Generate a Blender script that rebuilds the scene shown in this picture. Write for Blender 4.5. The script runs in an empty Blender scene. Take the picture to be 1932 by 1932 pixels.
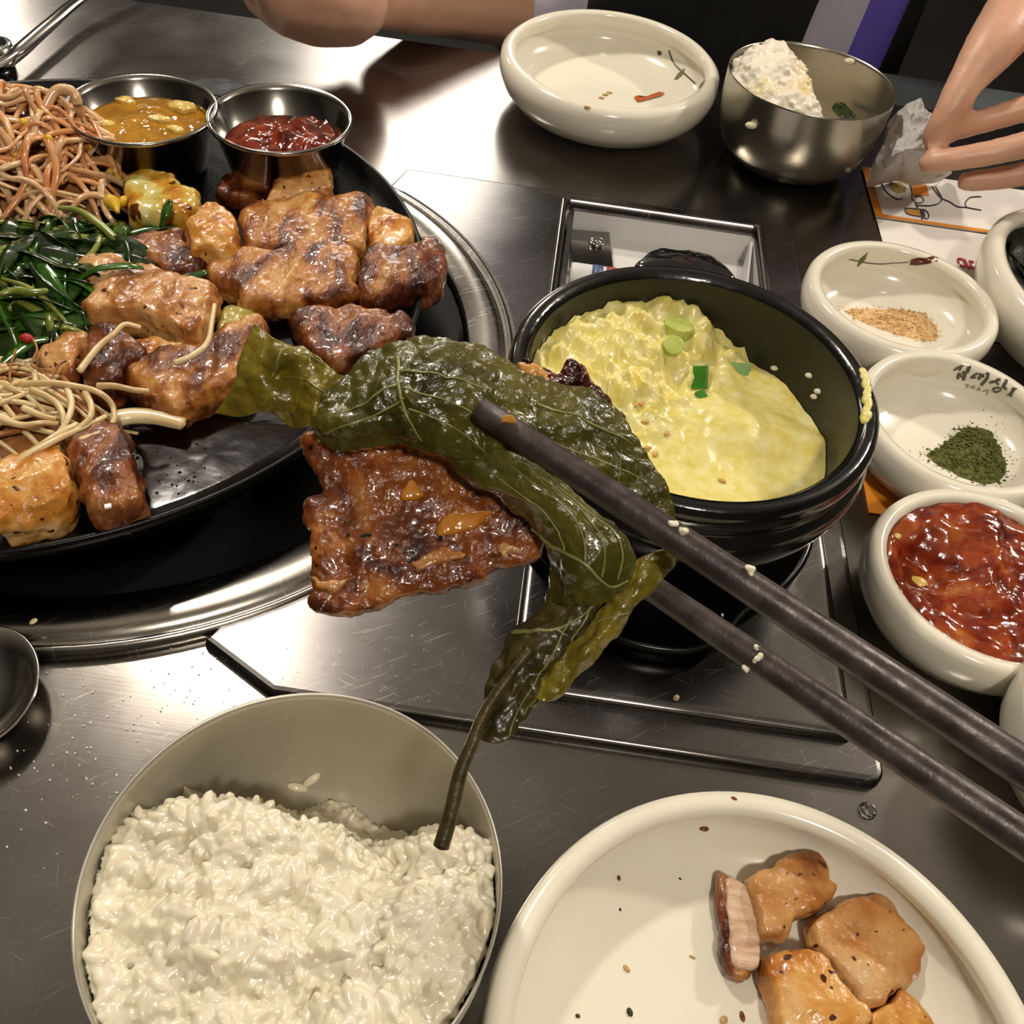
import bpy, bmesh, math, random
from mathutils import Vector, Matrix, noise
from mathutils.bvhtree import BVHTree
random.seed(7)
R_ = math.radians
SC = bpy.context.scene
COL = SC.collection

# ------------------------------------------------------------------ camera
CAM_H, PITCH, ROLL, FPX = .2973, R_(49.0964), R_(8.2786), 1739.6
_F = Vector((0, math.cos(PITCH), -math.sin(PITCH)))
_R0 = Vector((1, 0, 0)); _U0 = _R0.cross(_F)
_R = _R0*math.cos(ROLL) + _U0*math.sin(ROLL)
_U = -_R0*math.sin(ROLL) + _U0*math.cos(ROLL)
CAM = Vector((0, 0, CAM_H))
cd = bpy.data.cameras.new('camera'); cam = bpy.data.objects.new('camera', cd); COL.objects.link(cam)
cd.sensor_width = 36; cd.sensor_fit = 'HORIZONTAL'; cd.lens = 36*FPX/1932; cd.clip_start = .01; cd.clip_end = 50
mm = Matrix((_R, _U, -_F)).transposed().to_4x4(); mm.translation = CAM
cam.matrix_world = mm
SC.camera = cam

# ------------------------------------------------------------------ world, lights, exposure
w = bpy.data.worlds.new('world'); SC.world = w; w.use_nodes = True
w.node_tree.nodes['Background'].inputs[0].default_value = (.9, .8, .7, 1)
w.node_tree.nodes['Background'].inputs[1].default_value = .05
SC.view_settings.view_transform = 'Standard'; SC.view_settings.look = 'None'
SC.view_settings.gamma = 1; SC.view_settings.use_curve_mapping = False
SC.view_settings.exposure = 0.82
SC.cycles.max_bounces = 7; SC.cycles.diffuse_bounces = 3; SC.cycles.glossy_bounces = 4; SC.cycles.transmission_bounces = 5
CEIL = 1.75
LAMPS = [  # x, y, z, watts, size, colour, what it hangs over
    (-.58, 1.00, 1.22, 26, .12, (1, .90, .78), 'round pendant lamp hanging over the grill table'),
    (-.50, 3.10, 1.25, 40, .80, (1, .93, .84), 'largest globe lamp hanging over the next table'),
    (1.45, 1.40, 1.25, 44, .14, (1, .90, .78), 'round pendant lamp hanging over the neighbouring table'),
    (.25, -.60, 1.25, 22, .14, (1, .90, .78), 'round pendant lamp hanging over the empty bench'),
    (-2.2, 3.4, 1.30, 10, .3, (1, .90, .80), 'smaller globe lamp hanging in the room corner'),
]

# ------------------------------------------------------------------ helpers
def ray(px, py):
    return _F + _R*((px-966)/FPX) - _U*((py-966)/FPX)
def at(px, py, z):
    d = ray(px, py); return CAM + d*((z-CAM_H)/d.z)
def pd(px, py, d):
    return CAM + ray(px, py)*d
def lin(h):
    h = h.lstrip('#'); o = []
    for i in (0, 2, 4):
        c = int(h[i:i+2], 16)/255
        o.append(c/12.92 if c <= .04045 else ((c+.055)/1.055)**2.4)
    return (*o, 1)

def tag(o, label=None, cat=None, group=None, kind=None):
    if label: o['label'] = label
    if cat: o['category'] = cat
    if group: o['group'] = group
    if kind: o['kind'] = kind
    return o
def world_loc(o):
    l = Vector(o.location)
    while o.parent: o = o.parent; l += o.location
    return l
def empty(name, loc, label, cat, group=None):
    o = bpy.data.objects.new(name, None); COL.objects.link(o); o.location = loc; o.empty_display_size = .01
    return tag(o, label, cat, group)
def mk(name, geo, mat, parent=None, smooth=True, label=None, cat=None, group=None, kind=None):
    """geo = (verts, faces) in world metres -> one mesh object with its origin at its base"""
    vs, fs = geo[0], geo[1]
    vs = [Vector(v) for v in vs]
    if parent is not None:
        off = world_loc(parent); loc = Vector((0, 0, 0))
    else:
        lo = [min(v[i] for v in vs) for i in range(3)]; hi = [max(v[i] for v in vs) for i in range(3)]
        off = Vector(((lo[0]+hi[0])/2, (lo[1]+hi[1])/2, lo[2])); loc = off
    me = bpy.data.meshes.new(name)
    me.from_pydata([v-off for v in vs], [], fs)
    bm = bmesh.new(); bm.from_mesh(me); bmesh.ops.recalc_face_normals(bm, faces=bm.faces); bm.to_mesh(me); bm.free()
    for p in me.polygons: p.use_smooth = smooth
    if mat: me.materials.append(mat)
    o = bpy.data.objects.new(name, me); COL.objects.link(o); o.location = loc; o.parent = parent
    return tag(o, label, cat, group, kind)
def join(*gs):
    V, Fc = [], []
    for v, f in gs:
        k = len(V); V += list(v); Fc += [[i+k for i in q] for q in f]
    return V, Fc
def bvh(*objs):
    V, Fc = [], []
    for o in objs:
        l = world_loc(o); k = len(V)
        V += [v.co+l for v in o.data.vertices]; Fc += [[i+k for i in p.vertices] for p in o.data.polygons]
    return BVHTree.FromPolygons(V, Fc)
def hit(tree, px, py):
    d = ray(px, py).normalized()
    p, n, i, t = tree.ray_cast(CAM, d)
    if p is None: return None, None
    if n.dot(d) > 0: n = -n
    return p, n
def drop(tree, x, y, z=.5):
    p, n, i, t = tree.ray_cast(Vector((x, y, z)), Vector((0, 0, -1)))
    if p is None: return None, None
    if n.z < 0: n = -n
    return p, n
def fbm(p, s, o=4, seed=0):
    return noise.fractal(Vector((p[0]*s+seed*7.3, p[1]*s+seed*3.1, p[2]*s-seed*5.7)), 1.0, 2.0, o)

def lathe(prof, c=(0, 0, 0), n=72, sx=1, sy=1, rot=0, wob=None):
    """profile of (r, z) from the axis round and back to the axis"""
    V, Fc, rings = [], [], []
    cr, sr = math.cos(rot), math.sin(rot)
    for r, z in prof:
        if r < 1e-6:
            rings.append([len(V)]); V.append(Vector((c[0], c[1], c[2]+z))); continue
        ring = []
        for i in range(n):
            a = 2*math.pi*i/n
            rr = r*(wob(a, r, z) if wob else 1)
            x, y = math.cos(a)*rr*sx, math.sin(a)*rr*sy
            ring.append(len(V)); V.append(Vector((c[0]+x*cr-y*sr, c[1]+x*sr+y*cr, c[2]+z)))
        rings.append(ring)
    for a, b in zip(rings, rings[1:]):
        if len(a) == 1 and len(b) == 1: continue
        for i in range(n):
            j = (i+1) % n
            if len(a) == 1: Fc.append([a[0], b[i], b[j]])
            elif len(b) == 1: Fc.append([a[i], a[j], b[0]])
            else: Fc.append([a[i], a[j], b[j], b[i]])
    return V, Fc
def cr_spline(pts, k=6, closed=False):
    P = [Vector(p) for p in pts]; n = len(P); out = []
    for i in range(n if closed else n-1):
        if closed: a, b, c, d = P[i-1], P[i], P[(i+1) % n], P[(i+2) % n]
        else: a, b, c, d = P[max(i-1, 0)], P[i], P[i+1], P[min(i+2, n-1)]
        for j in range(k):
            t = j/k; t2 = t*t; t3 = t2*t
            out.append(.5*((2*b)+(c-a)*t+(2*a-5*b+4*c-d)*t2+(3*b-3*c+d-a)*t3))
    if not closed: out.append(P[-1])
    return out
def tube(path, rad, sides=7, flat=1.0, up=(0, 0, 1)):
    P = [Vector(p) for p in path]; n = len(P)
    if not callable(rad):
        r0 = rad; rad = lambda t: r0
    V, Fc = [], []
    upv = Vector(up)
    for i, p in enumerate(P):
        t = (P[min(i+1, n-1)]-P[max(i-1, 0)]).normalized()
        s = t.cross(upv)
        if s.length < 1e-4: s = t.cross(Vector((1, 0, 0)))
        s.normalize(); u = s.cross(t).normalized()
        r = rad(i/(n-1))
        for k in range(sides):
            a = 2*math.pi*k/sides
            V.append(p+s*(math.cos(a)*r)+u*(math.sin(a)*r*flat))
    for i in range(n-1):
        for k in range(sides):
            j = (k+1) % sides
            Fc.append([i*sides+k, i*sides+j, (i+1)*sides+j, (i+1)*sides+k])
    a = len(V); V.append(P[0]-(P[1]-P[0]).normalized()*rad(0)*.4); b = len(V); V.append(P[-1]+(P[-1]-P[-2]).normalized()*rad(1)*.4)
    for k in range(sides):
        j = (k+1) % sides
        Fc.append([a, j, k]); Fc.append([b, (n-1)*sides+k, (n-1)*sides+j])
    return V, Fc
def ball(c, r, nu=8, nv=6, M=None):
    V, Fc = [], []
    c = Vector(c); r = r if hasattr(r, '__len__') else (r, r, r)
    for i in range(nv+1):
        th = math.pi*i/nv
        for j in range(nu):
            ph = 2*math.pi*j/nu
            v = Vector((math.sin(th)*math.cos(ph)*r[0], math.sin(th)*math.sin(ph)*r[1], math.cos(th)*r[2]))
            V.append(c+(M @ v if M else v))
    for i in range(nv):
        for j in range(nu):
            k = (j+1) % nu
            Fc.append([i*nu+j, i*nu+k, (i+1)*nu+k, (i+1)*nu+j])
    return V, Fc
def box(c, s, rot=0, bev=0):
    bm = bmesh.new(); bmesh.ops.create_cube(bm, size=1)
    bmesh.ops.scale(bm, vec=s, verts=bm.verts)
    if bev: bmesh.ops.bevel(bm, geom=bm.edges[:], offset=bev, segments=2, profile=.5, affect='EDGES')
    bmesh.ops.rotate(bm, cent=(0, 0, 0), matrix=Matrix.Rotation(rot, 3, 'Z'), verts=bm.verts)
    bm.verts.index_update()
    g = [v.co+Vector(c) for v in bm.verts], [[v.index for v in f.verts] for f in bm.faces]
    bm.free(); return g
def slab(pts, n, th, amp=.0015, fs=90, seed=0, dome=.5, k=5, edge=.0012, bend=0, base=.9, rings=11):
    """rounded, uneven slab: outline points (world) on a plane with normal n, thickness th rising along n"""
    n = Vector(n).normalized()
    O = cr_spline(pts, k, True); N = len(O)
    E = [Vector((fbm(p, fs*2.2, 3, seed), fbm(p, fs*2.2, 3, seed+9), 0))*edge for p in O]
    c = sum(O, Vector())/N
    rad = sum((p-c).length for p in O)/N
    lv = [(base, 0), (.985, .22), (1.0, .5), (.985, .74), (.95, .9)]
    for i in range(rings):
        s = .9*(1-i/(rings)); lv.append((s, .96+dome*(1-s*s)*.35))
    V, Fc = [], []
    for s, h in lv:
        for p, e_ in zip(O, E):
            q = c+(p-c)*s+e_*min(1, s)**9
            d = fbm(q, fs, 4, seed)*amp*(.35 if h < .4 else 1.0)+fbm(q, fs*4, 2, seed+3)*amp*.25*(h > .4)
            if bend: d += bend*((q-c).length/rad)**2
            V.append(q+n*(h*th+d*(h > 0)))
    V.append(c+n*(th*(.96+dome*.35)+fbm(c, fs, 4, seed)*amp)); V.append(Vector(c))
    L = len(lv)
    for i in range(L-1):
        for j in range(N):
            m = (j+1) % N; Fc.append([i*N+j, i*N+m, (i+1)*N+m, (i+1)*N+j])
    for j in range(N):
        m = (j+1) % N
        Fc.append([(L-1)*N+j, (L-1)*N+m, L*N]); Fc.append([j, L*N+1, m])
    return V, Fc
def field(cx, cy, rx, ry, zf, nr=26, na=72, rot=0, zb=None):
    """closed height field over an ellipse"""
    V, Fc = [], []; cr, sr = math.cos(rot), math.sin(rot)
    for i in range(nr, 0, -1):
        for j in range(na):
            a = 2*math.pi*j/na; s = i/nr
            x, y = math.cos(a)*rx*s, math.sin(a)*ry*s
            X, Y = cx+x*cr-y*sr, cy+x*sr+y*cr
            V.append(Vector((X, Y, zf(X, Y, s, a))))
    k = len(V); V.append(Vector((cx, cy, zf(cx, cy, 0, 0))))
    for i in range(nr-1):
        for j in range(na):
            m = (j+1) % na; Fc.append([i*na+j, i*na+m, (i+1)*na+m, (i+1)*na+j])
    for j in range(na): Fc.append([(nr-1)*na+j, (nr-1)*na+(j+1) % na, k])
    if zb is not None:
        b = len(V); V.append(Vector((cx, cy, zb)))
        for j in range(na): Fc.append([(j+1) % na, j, b])
    return V, Fc
def patch(grid, k=7, amp=.0006, fs=160, seed=0, ridge=0):
    """leaf surface through a grid of (px, py, depth) control points; returns geo and an evaluator"""
    C = [[pd(*p) for p in row] for row in grid]
    R1 = [cr_spline(row, k) for row in C]
    cols = [cr_spline([r[j] for r in R1], k) for j in range(len(R1[0]))]
    nu, nv = len(cols), len(cols[0])
    P = [[cols[i][j] for j in range(nv)] for i in range(nu)]
    def nrm(i, j):
        a = P[min(i+1, nu-1)][j]-P[max(i-1, 0)][j]; b = P[i][min(j+1, nv-1)]-P[i][max(j-1, 0)]
        n = a.cross(b)
        if n.length < 1e-12: n = -_F.copy()
        n.normalize()
        return n if n.dot(_F) < 0 else -n
    Nn = [[nrm(i, j) for j in range(nv)] for i in range(nu)]
    Q = []
    for i in range(nu):
        row = []
        for j in range(nv):
            p = P[i][j]; d = fbm(p, fs, 3, seed)*amp
            if ridge: d += (abs(fbm(p, fs*.55, 2, seed+5))-.2)*ridge+(abs(noise.noise(p*fs*1.9))-.2)*ridge*.42+(abs(noise.noise(p*fs*4.1))-.2)*ridge*.16
            row.append(p+Nn[i][j]*d)
        Q.append(row)
    V = [q for r in Q for q in r]
    Fc = [[i*nv+j, (i+1)*nv+j, (i+1)*nv+j+1, i*nv+j+1] for i in range(nu-1) for j in range(nv-1)]
    def ev(u, v, lift=.0003):
        x = min(.9999, max(0, u))*(nu-1); y = min(.9999, max(0, v))*(nv-1); i, j = int(x), int(y); a, b = x-i, y-j
        f = lambda A: (A[i][j]*(1-a)+A[i+1][j]*a)*(1-b)+(A[i][j+1]*(1-a)+A[i+1][j+1]*a)*b
        return f(Q)+f(Nn)*lift
    return (V, Fc), ev
def thicken(o, t):
    m = o.modifiers.new('thickness', 'SOLIDIFY'); m.thickness = t; m.offset = 0
    return o
def remesh(parts, vox, smooth=6, name='tmp'):
    """one continuous skin over overlapping closed shapes"""
    g = join(*parts)
    me = bpy.data.meshes.new(name); me.from_pydata(g[0], [], g[1])
    o = bpy.data.objects.new(name, me); COL.objects.link(o)
    m = o.modifiers.new('r', 'REMESH'); m.mode = 'VOXEL'; m.voxel_size = vox
    s = o.modifiers.new('s', 'SMOOTH'); s.iterations = smooth; s.factor = .5
    dg = bpy.context.evaluated_depsgraph_get(); ev = o.evaluated_get(dg).to_mesh()
    out = [v.co.copy() for v in ev.vertices], [list(p.vertices) for p in ev.polygons]
    o.evaluated_get(dg).to_mesh_clear()
    bpy.data.objects.remove(o); bpy.data.meshes.remove(me)
    return out
def meat(pts, n, th, amp=.0016, fs=70, seed=0, dome=.5, edge=.0012, vox=.0011, crust=.22, fold=.6, base=.9, bend=0):
    """slab re-skinned evenly, then folded, lumped and crusted along its normals"""
    V, Fc = remesh([slab(pts, n, th, 0, fs, seed, dome, 5, edge, bend, base, 6)], vox, 4)
    N = [Vector() for _ in V]
    for f in Fc:
        a, b, c = V[f[0]], V[f[1]], V[f[2]]; m = (b-a).cross(c-a)
        for i in f: N[i] += m
    out = []
    for p, m in zip(V, N):
        if m.length > 0: m.normalize()
        d = fbm(p, fs, 3, seed)+fold*(.45-abs(noise.noise(Vector((p.x*fs*1.1+seed, p.y*fs*.55, p.z*fs*.8-seed)))*2))+crust*fbm(p, fs*5, 3, seed+4)
        out.append(p+m*d*amp)
    return out, Fc
def limb(pts, k=5):
    """tapered capsule chain; pts = (vector, radius)"""
    P = cr_spline([p for p, r in pts], k) if len(pts) > 2 else [pts[0][0].lerp(pts[1][0], i/k) for i in range(k+1)]
    rs = [r for p, r in pts]
    def rad(t):
        x = t*(len(rs)-1); i = min(int(x), len(rs)-2); return rs[i]+(rs[i+1]-rs[i])*(x-i)
    return join(tube(P, rad, 12), ball(P[0], rs[0], 12, 8), ball(P[-1], rs[-1], 12, 8))
def ribbon_on(tree, pts, width, lift=.00025, k=6):
    """a thin printed stroke laid on a real surface; pts in photograph pixels, width in px"""
    pp = cr_spline([(p[0], p[1], 0) for p in pts], k) if len(pts) > 2 else [Vector((pts[0][0], pts[0][1], 0)).lerp(Vector((pts[1][0], pts[1][1], 0)), i/4) for i in range(5)]
    V, Fc = [], []
    for i, p in enumerate(pp):
        t = pp[min(i+1, len(pp)-1)]-pp[max(i-1, 0)]; t = Vector((-t.y, t.x, 0))
        if t.length < 1e-9: t = Vector((0, 1, 0))
        wd = width(i/(len(pp)-1)) if callable(width) else width
        t = t.normalized()*wd*.5
        for q in (p+t, p-t):
            h, n = hit(tree, q.x, q.y)
            if h is None: return None
            V.append(h+n*lift)
    for i in range(len(pp)-1): Fc.append([2*i, 2*i+1, 2*i+3, 2*i+2])
    return V, Fc
def poly_on(tree, pts, lift=.0003, k=1):
    c = Vector((sum(p[0] for p in pts)/len(pts), sum(p[1] for p in pts)/len(pts)))
    V = []
    for s in (1, .5):
        for p in pts:
            h, n = hit(tree, c.x+(p[0]-c.x)*s, c.y+(p[1]-c.y)*s)
            if h is None: return None
            V.append(h+n*lift)
    h, n = hit(tree, c.x, c.y); V.append(h+n*lift)
    N = len(pts); Fc = []
    for j in range(N):
        m = (j+1) % N; Fc += [[j, m, N+m, N+j], [N+j, N+m, 2*N]]
    return V, Fc

# ------------------------------------------------------------------ materials
def pmat(name, stops, scale=100, detail=4, rough=.5, metal=0, bump=0, bscale=300, coat=0, sss=0, sssr=.004,
         stretch=(1, 1, 1), dist=0, fleck=None, trans=0, rvar=0, spec=.5, rnd=True, ior=1.45, emis=None, bdist=.001):
    m = bpy.data.materials.new(name); m.use_nodes = True; nt = m.node_tree; N = nt.nodes; L = nt.links
    b = N['Principled BSDF']
    b.inputs['Roughness'].default_value = rough; b.inputs['Metallic'].default_value = metal
    b.inputs['Coat Weight'].default_value = coat; b.inputs['Coat Roughness'].default_value = .08
    b.inputs['Specular IOR Level'].default_value = spec; b.inputs['IOR'].default_value = ior
    b.inputs['Transmission Weight'].default_value = trans
    if sss:
        b.inputs['Subsurface Weight'].default_value = sss; b.inputs['Subsurface Scale'].default_value = sssr
        b.inputs['Subsurface Radius'].default_value = (1, .6, .35)
    tc = N.new('ShaderNodeTexCoord'); mp = N.new('ShaderNodeMapping'); mp.inputs['Scale'].default_value = stretch
    src = tc.outputs['Object']
    if rnd:
        oi = N.new('ShaderNodeObjectInfo'); ad = N.new('ShaderNodeVectorMath'); ad.operation = 'ADD'
        ml = N.new('ShaderNodeMath'); ml.operation = 'MULTIPLY'; ml.inputs[1].default_value = 13
        L.new(oi.outputs['Random'], ml.inputs[0]); L.new(src, ad.inputs[0]); L.new(ml.outputs[0], ad.inputs[1]); src = ad.outputs[0]
    L.new(src, mp.inputs['Vector'])
    if len(stops) == 1:
        b.inputs['Base Color'].default_value = lin(stops[0]); last = None
    else:
        nz = N.new('ShaderNodeTexNoise'); nz.inputs['Scale'].default_value = scale; nz.inputs['Detail'].default_value = detail
        nz.inputs['Distortion'].default_value = dist
        L.new(mp.outputs[0], nz.inputs['Vector'])
        rp = N.new('ShaderNodeValToRGB'); L.new(nz.outputs['Fac'], rp.inputs[0])
        e = rp.color_ramp.elements
        st = [s if isinstance(s, tuple) else (.3+.4*i/(len(stops)-1), s) for i, s in enumerate(stops)]
        e[0].position, e[0].color = st[0][0], lin(st[0][1]); e[1].position, e[1].color = st[-1][0], lin(st[-1][1])
        for p, c in st[1:-1]:
            q = e.new(p); q.color = lin(c)
        last = rp.outputs[0]
        if rvar:
            mr = N.new('ShaderNodeMapRange'); mr.inputs[3].default_value = rough-rvar; mr.inputs[4].default_value = rough+rvar
            mr.inputs[1].default_value = .3; mr.inputs[2].default_value = .7
            n3 = N.new('ShaderNodeTexNoise'); n3.inputs['Scale'].default_value = scale*1.7; L.new(mp.outputs[0], n3.inputs['Vector'])
            L.new(n3.outputs['Fac'], mr.inputs[0]); L.new(mr.outputs[0], b.inputs['Roughness'])
        if fleck:
            for fc, fsc, th in fleck:
                n2 = N.new('ShaderNodeTexNoise'); n2.inputs['Scale'].default_value = fsc; n2.inputs['Detail'].default_value = 1
                L.new(mp.outputs[0], n2.inputs['Vector'])
                r2 = N.new('ShaderNodeMapRange'); r2.inputs[1].default_value = th; r2.inputs[2].default_value = th+.02
                L.new(n2.outputs['Fac'], r2.inputs[0])
                mx = N.new('ShaderNodeMix'); mx.data_type = 'RGBA'; mx.inputs[7].default_value = lin(fc)
                L.new(r2.outputs[0], mx.inputs[0]); L.new(last, mx.inputs[6]); last = mx.outputs[2]
        L.new(last, b.inputs['Base Color'])
    if bump:
        n4 = N.new('ShaderNodeTexNoise'); n4.inputs['Scale'].default_value = bscale; n4.inputs['Detail'].default_value = 5
        L.new(mp.outputs[0], n4.inputs['Vector'])
        bp = N.new('ShaderNodeBump'); bp.inputs['Strength'].default_value = bump; bp.inputs['Distance'].default_value = bdist
        L.new(n4.outputs['Fac'], bp.inputs['Height']); L.new(bp.outputs[0], b.inputs['Normal'])
    if emis:
        b.inputs['Emission Color'].default_value = emis[0]; b.inputs['Emission Strength'].default_value = emis[1]
    return m
def steel(name, base='#a39d94', rough=.3, rvar=.07, scratch=.5, brush=(4, 260, 40), bump=.06, brushamt=.12, metal=1):
    m = bpy.data.materials.new(name); m.use_nodes = True; nt = m.node_tree; N = nt.nodes; L = nt.links
    b = N['Principled BSDF']; b.inputs['Metallic'].default_value = metal
    tc = N.new('ShaderNodeTexCoord')
    def nz(scale, vec=(1, 1, 1), rot=0, det=3):
        mp = N.new('ShaderNodeMapping'); mp.vector_type = 'TEXTURE'; mp.inputs['Scale'].default_value = tuple(1/q for q in vec); mp.inputs['Rotation'].default_value = (0, 0, rot)
        L.new(tc.outputs['Object'], mp.inputs[0])
        n = N.new('ShaderNodeTexNoise'); n.inputs['Scale'].default_value = scale; n.inputs['Detail'].default_value = det
        L.new(mp.outputs[0], n.inputs['Vector']); return n.outputs['Fac']
    def mrange(v, a, c, lo, hi):
        r = N.new('ShaderNodeMapRange'); r.inputs[1].default_value = a; r.inputs[2].default_value = c
        r.inputs[3].default_value = lo; r.inputs[4].default_value = hi; L.new(v, r.inputs[0]); return r.outputs[0]
    def math2(op, a, c):
        q = N.new('ShaderNodeMath'); q.operation = op
        for i, v in enumerate((a, c)):
            if isinstance(v, (int, float)): q.inputs[i].default_value = v
            else: L.new(v, q.inputs[i])
        return q.outputs[0]
    sc = None
    for i, rot in enumerate((.55, .72, -.35, 1.9, .1, 1.2)):
        thr = .725+.008*i
        s = mrange(nz(1, (38+14*i, 2600+300*i, 1), rot, 1), thr, thr+.05, 0, 1)
        sc = s if sc is None else math2('MAXIMUM', sc, s)
    blot = nz(14, det=5); br = nz(1, brush, 0, 3)
    col = N.new('ShaderNodeMix'); col.data_type = 'RGBA'
    c0 = lin(base); col.inputs[6].default_value = c0; col.inputs[7].default_value = tuple(min(1, x*1.9) for x in c0[:3])+(1,)
    L.new(math2('MULTIPLY', sc, scratch), col.inputs[0])
    dk = N.new('ShaderNodeMix'); dk.data_type = 'RGBA'; dk.blend_type = 'MULTIPLY'; dk.inputs[0].default_value = 1
    L.new(col.outputs[2], dk.inputs[6])
    cc = N.new('ShaderNodeCombineColor')
    v = math2('MULTIPLY', mrange(blot, .3, .7, .86, 1.06), mrange(br, .3, .7, 1-brushamt, 1+brushamt))
    for i in range(3): L.new(v, cc.inputs[i])
    L.new(cc.outputs[0], dk.inputs[7]); L.new(dk.outputs[2], b.inputs['Base Color'])
    r = math2('ADD', mrange(blot, .3, .7, rough-rvar, rough+rvar), math2('MULTIPLY', sc, .22*scratch))
    L.new(r, b.inputs['Roughness'])
    if bump:
        bp = N.new('ShaderNodeBump'); bp.inputs['Strength'].default_value = bump; bp.inputs['Distance'].default_value = .0005
        L.new(math2('ADD', br, math2('MULTIPLY', sc, scratch)), bp.inputs['Height']); L.new(bp.outputs[0], b.inputs['Normal'])
    return m
M = {}
M['table'] = steel('brushed_steel', '#85817c', .22, .05, .4, (9, 900, 40), .02, .03)
M['panel'] = steel('scratched_steel', '#7d7a78', .22, .06, .6, (12, 900, 40), .03, .03)
M['ring'] = steel('ring_steel', '#a29d95', .22, .05, .7, (9, 60, 40), .04, .04)
M['bowl'] = steel('bowl_steel', '#c6c1b2', .38, .05, .1, (3, 3, 700), .02, .03, .6)
M['bowlshine'] = steel('polished_bowl_steel', '#aba698', .26, .05, .1, (3, 3, 700), .02, .03, .95)
M['cup'] = steel('cup_steel', '#b0aca4', .16, .04, .05, (3, 3, 500), .02, .03)
M['iron'] = pmat('seasoned_iron', ['#030303', '#080707'], 60, rough=.36, rvar=.03, bump=.15, bscale=400, spec=.3, rnd=False)
M['ironside'] = pmat('iron_side', ['#0b0b0a', '#1a1917'], 90, rough=.5, bump=.3, bscale=200, rnd=False)
M['dark'] = pmat('burner_black', ['#020202', '#070605'], 40, rough=.7, rnd=False)
M['oilpool'] = pmat('dark_oil', ['#0a0402', '#140803'], 80, rough=.16, bump=.08, bscale=160, spec=.3)
M['pot'] = pmat('black_glaze', ['#070707', '#141311'], 70, rough=.16, rvar=.07, bump=.25, bscale=140, coat=.6, rnd=False)
M['potin'] = pmat('pot_inside_glaze', ['#1a1a11', '#26261a'], 40, rough=.35, bump=.1, bscale=200, rnd=False)
M['tray'] = pmat('black_melamine', ['#060606'], rough=.2, rnd=False)
M['white'] = pmat('cream_melamine', ['#e4decb', '#e9e4d3'], 30, rough=.16, coat=.3, sss=.06, sssr=.003, rnd=False)
M['egg'] = pmat('steamed_egg', ['#d6c663', '#e0d484', '#e8dfa2'], 150, rough=.3, bump=.35, bscale=420, sss=.35, sssr=.004, coat=.2)
M['rice'] = pmat('cooked_rice', ['#d6cdb0', '#e4ddc9'], 120, rough=.26, bump=.1, bscale=700, sss=.35, sssr=.003, coat=.25)
M['ricewarm'] = pmat('rice_with_stain', [(.5, '#ece5d2'), (.66, '#e2d2a0'), (.8, '#c09a58')], 40, rough=.35, bump=.2, bscale=500, sss=.3, sssr=.003)
M['pork1'] = pmat('grilled_pork', [(.3, '#34160a'), (.42, '#6b3715'), (.5, '#9c5f28'), (.6, '#b98342'), (.72, '#c89e62')], 55, 5, rough=.26, bump=.8, bscale=420, coat=.3, sss=.08, dist=.5, stretch=(1.5, .7, 1), rvar=.1, fleck=[('#23300f', 330, .74)])
M['pork2'] = pmat('browned_pork', [(.3, '#240c05'), (.45, '#50230f'), (.55, '#7d421d'), (.7, '#ac7a42')], 60, 5, rough=.24, bump=.8, bscale=450, coat=.35, dist=.6, stretch=(1.5, .7, 1), rvar=.1, fleck=[('#1c290d', 330, .75)])
M['pork3'] = pmat('pale_pork', [(.3, '#754016'), (.42, '#a86c34'), (.54, '#c09058'), (.72, '#d0aa7a')], 60, 5, rough=.24, bump=.6, bscale=420, coat=.35, sss=.15, dist=.4, fleck=[('#5a2f12', 260, .7), ('#23300f', 330, .76)])
M['pork4'] = pmat('golden_fat', [(.3, '#8a4a17'), (.42, '#b87528'), (.55, '#cf9a52'), (.7, '#dcb884')], 70, 5, rough=.22, bump=.6, bscale=420, coat=.35, sss=.12, dist=.5, fleck=[('#4a230c', 240, .7)])
M['porkface'] = pmat('pale_cut_pork', ['#b08a6a', '#c9a88a', '#d6bca2'], 160, 5, rough=.3, bump=.5, bscale=500, coat=.3, stretch=(1, 3, 1))
M['glazed'] = pmat('glazed_pork', [(.28, '#260d06'), (.4, '#56260f'), (.52, '#84451a'), (.64, '#a5682e'), (.78, '#c89a62')], 75, 6, rough=.2, bump=.8, bscale=480, coat=.6, sss=.08, dist=.8, rvar=.06, fleck=[('#1a0804', 300, .7)])
M['char'] = pmat('charred_edge', ['#160505', '#3d100a', '#5a2013'], 200, rough=.2, bump=.8, bscale=400, coat=.5)
M['garlic'] = pmat('cooked_garlic', ['#b06a1c', '#c98a35'], 140, rough=.15, coat=.5, sss=.3, bump=.15, bscale=300)
M['garlicpale'] = pmat('garlic_in_oil', ['#c9a23a', '#e0c474'], 120, rough=.12, coat=.4, sss=.3, bump=.2, bscale=300)
M['oil'] = pmat('golden_oil', ['#8a5c08', '#b98214'], 60, rough=.06, coat=.6, bump=.25, bscale=140, spec=.6)
M['ssam'] = pmat('red_soy_paste', ['#3a0d05', '#6b2009', '#8d3512'], 130, rough=.1, coat=.7, bump=.5, bscale=180)
M['kimchi'] = pmat('red_kimchi', [(.3, '#4c1206'), (.45, '#75250b'), (.6, '#8f3b14'), (.75, '#ab6228')], 90, 6, rough=.16, coat=.5, bump=.5, bscale=200, dist=.8, sss=.1)
M['leaf'] = pmat('wilted_leaf', ['#2a280a', '#474515', '#625a20'], 60, 5, rough=.22, bump=.7, bscale=420, coat=.45, sss=.05, rvar=.06, rnd=False)
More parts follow.
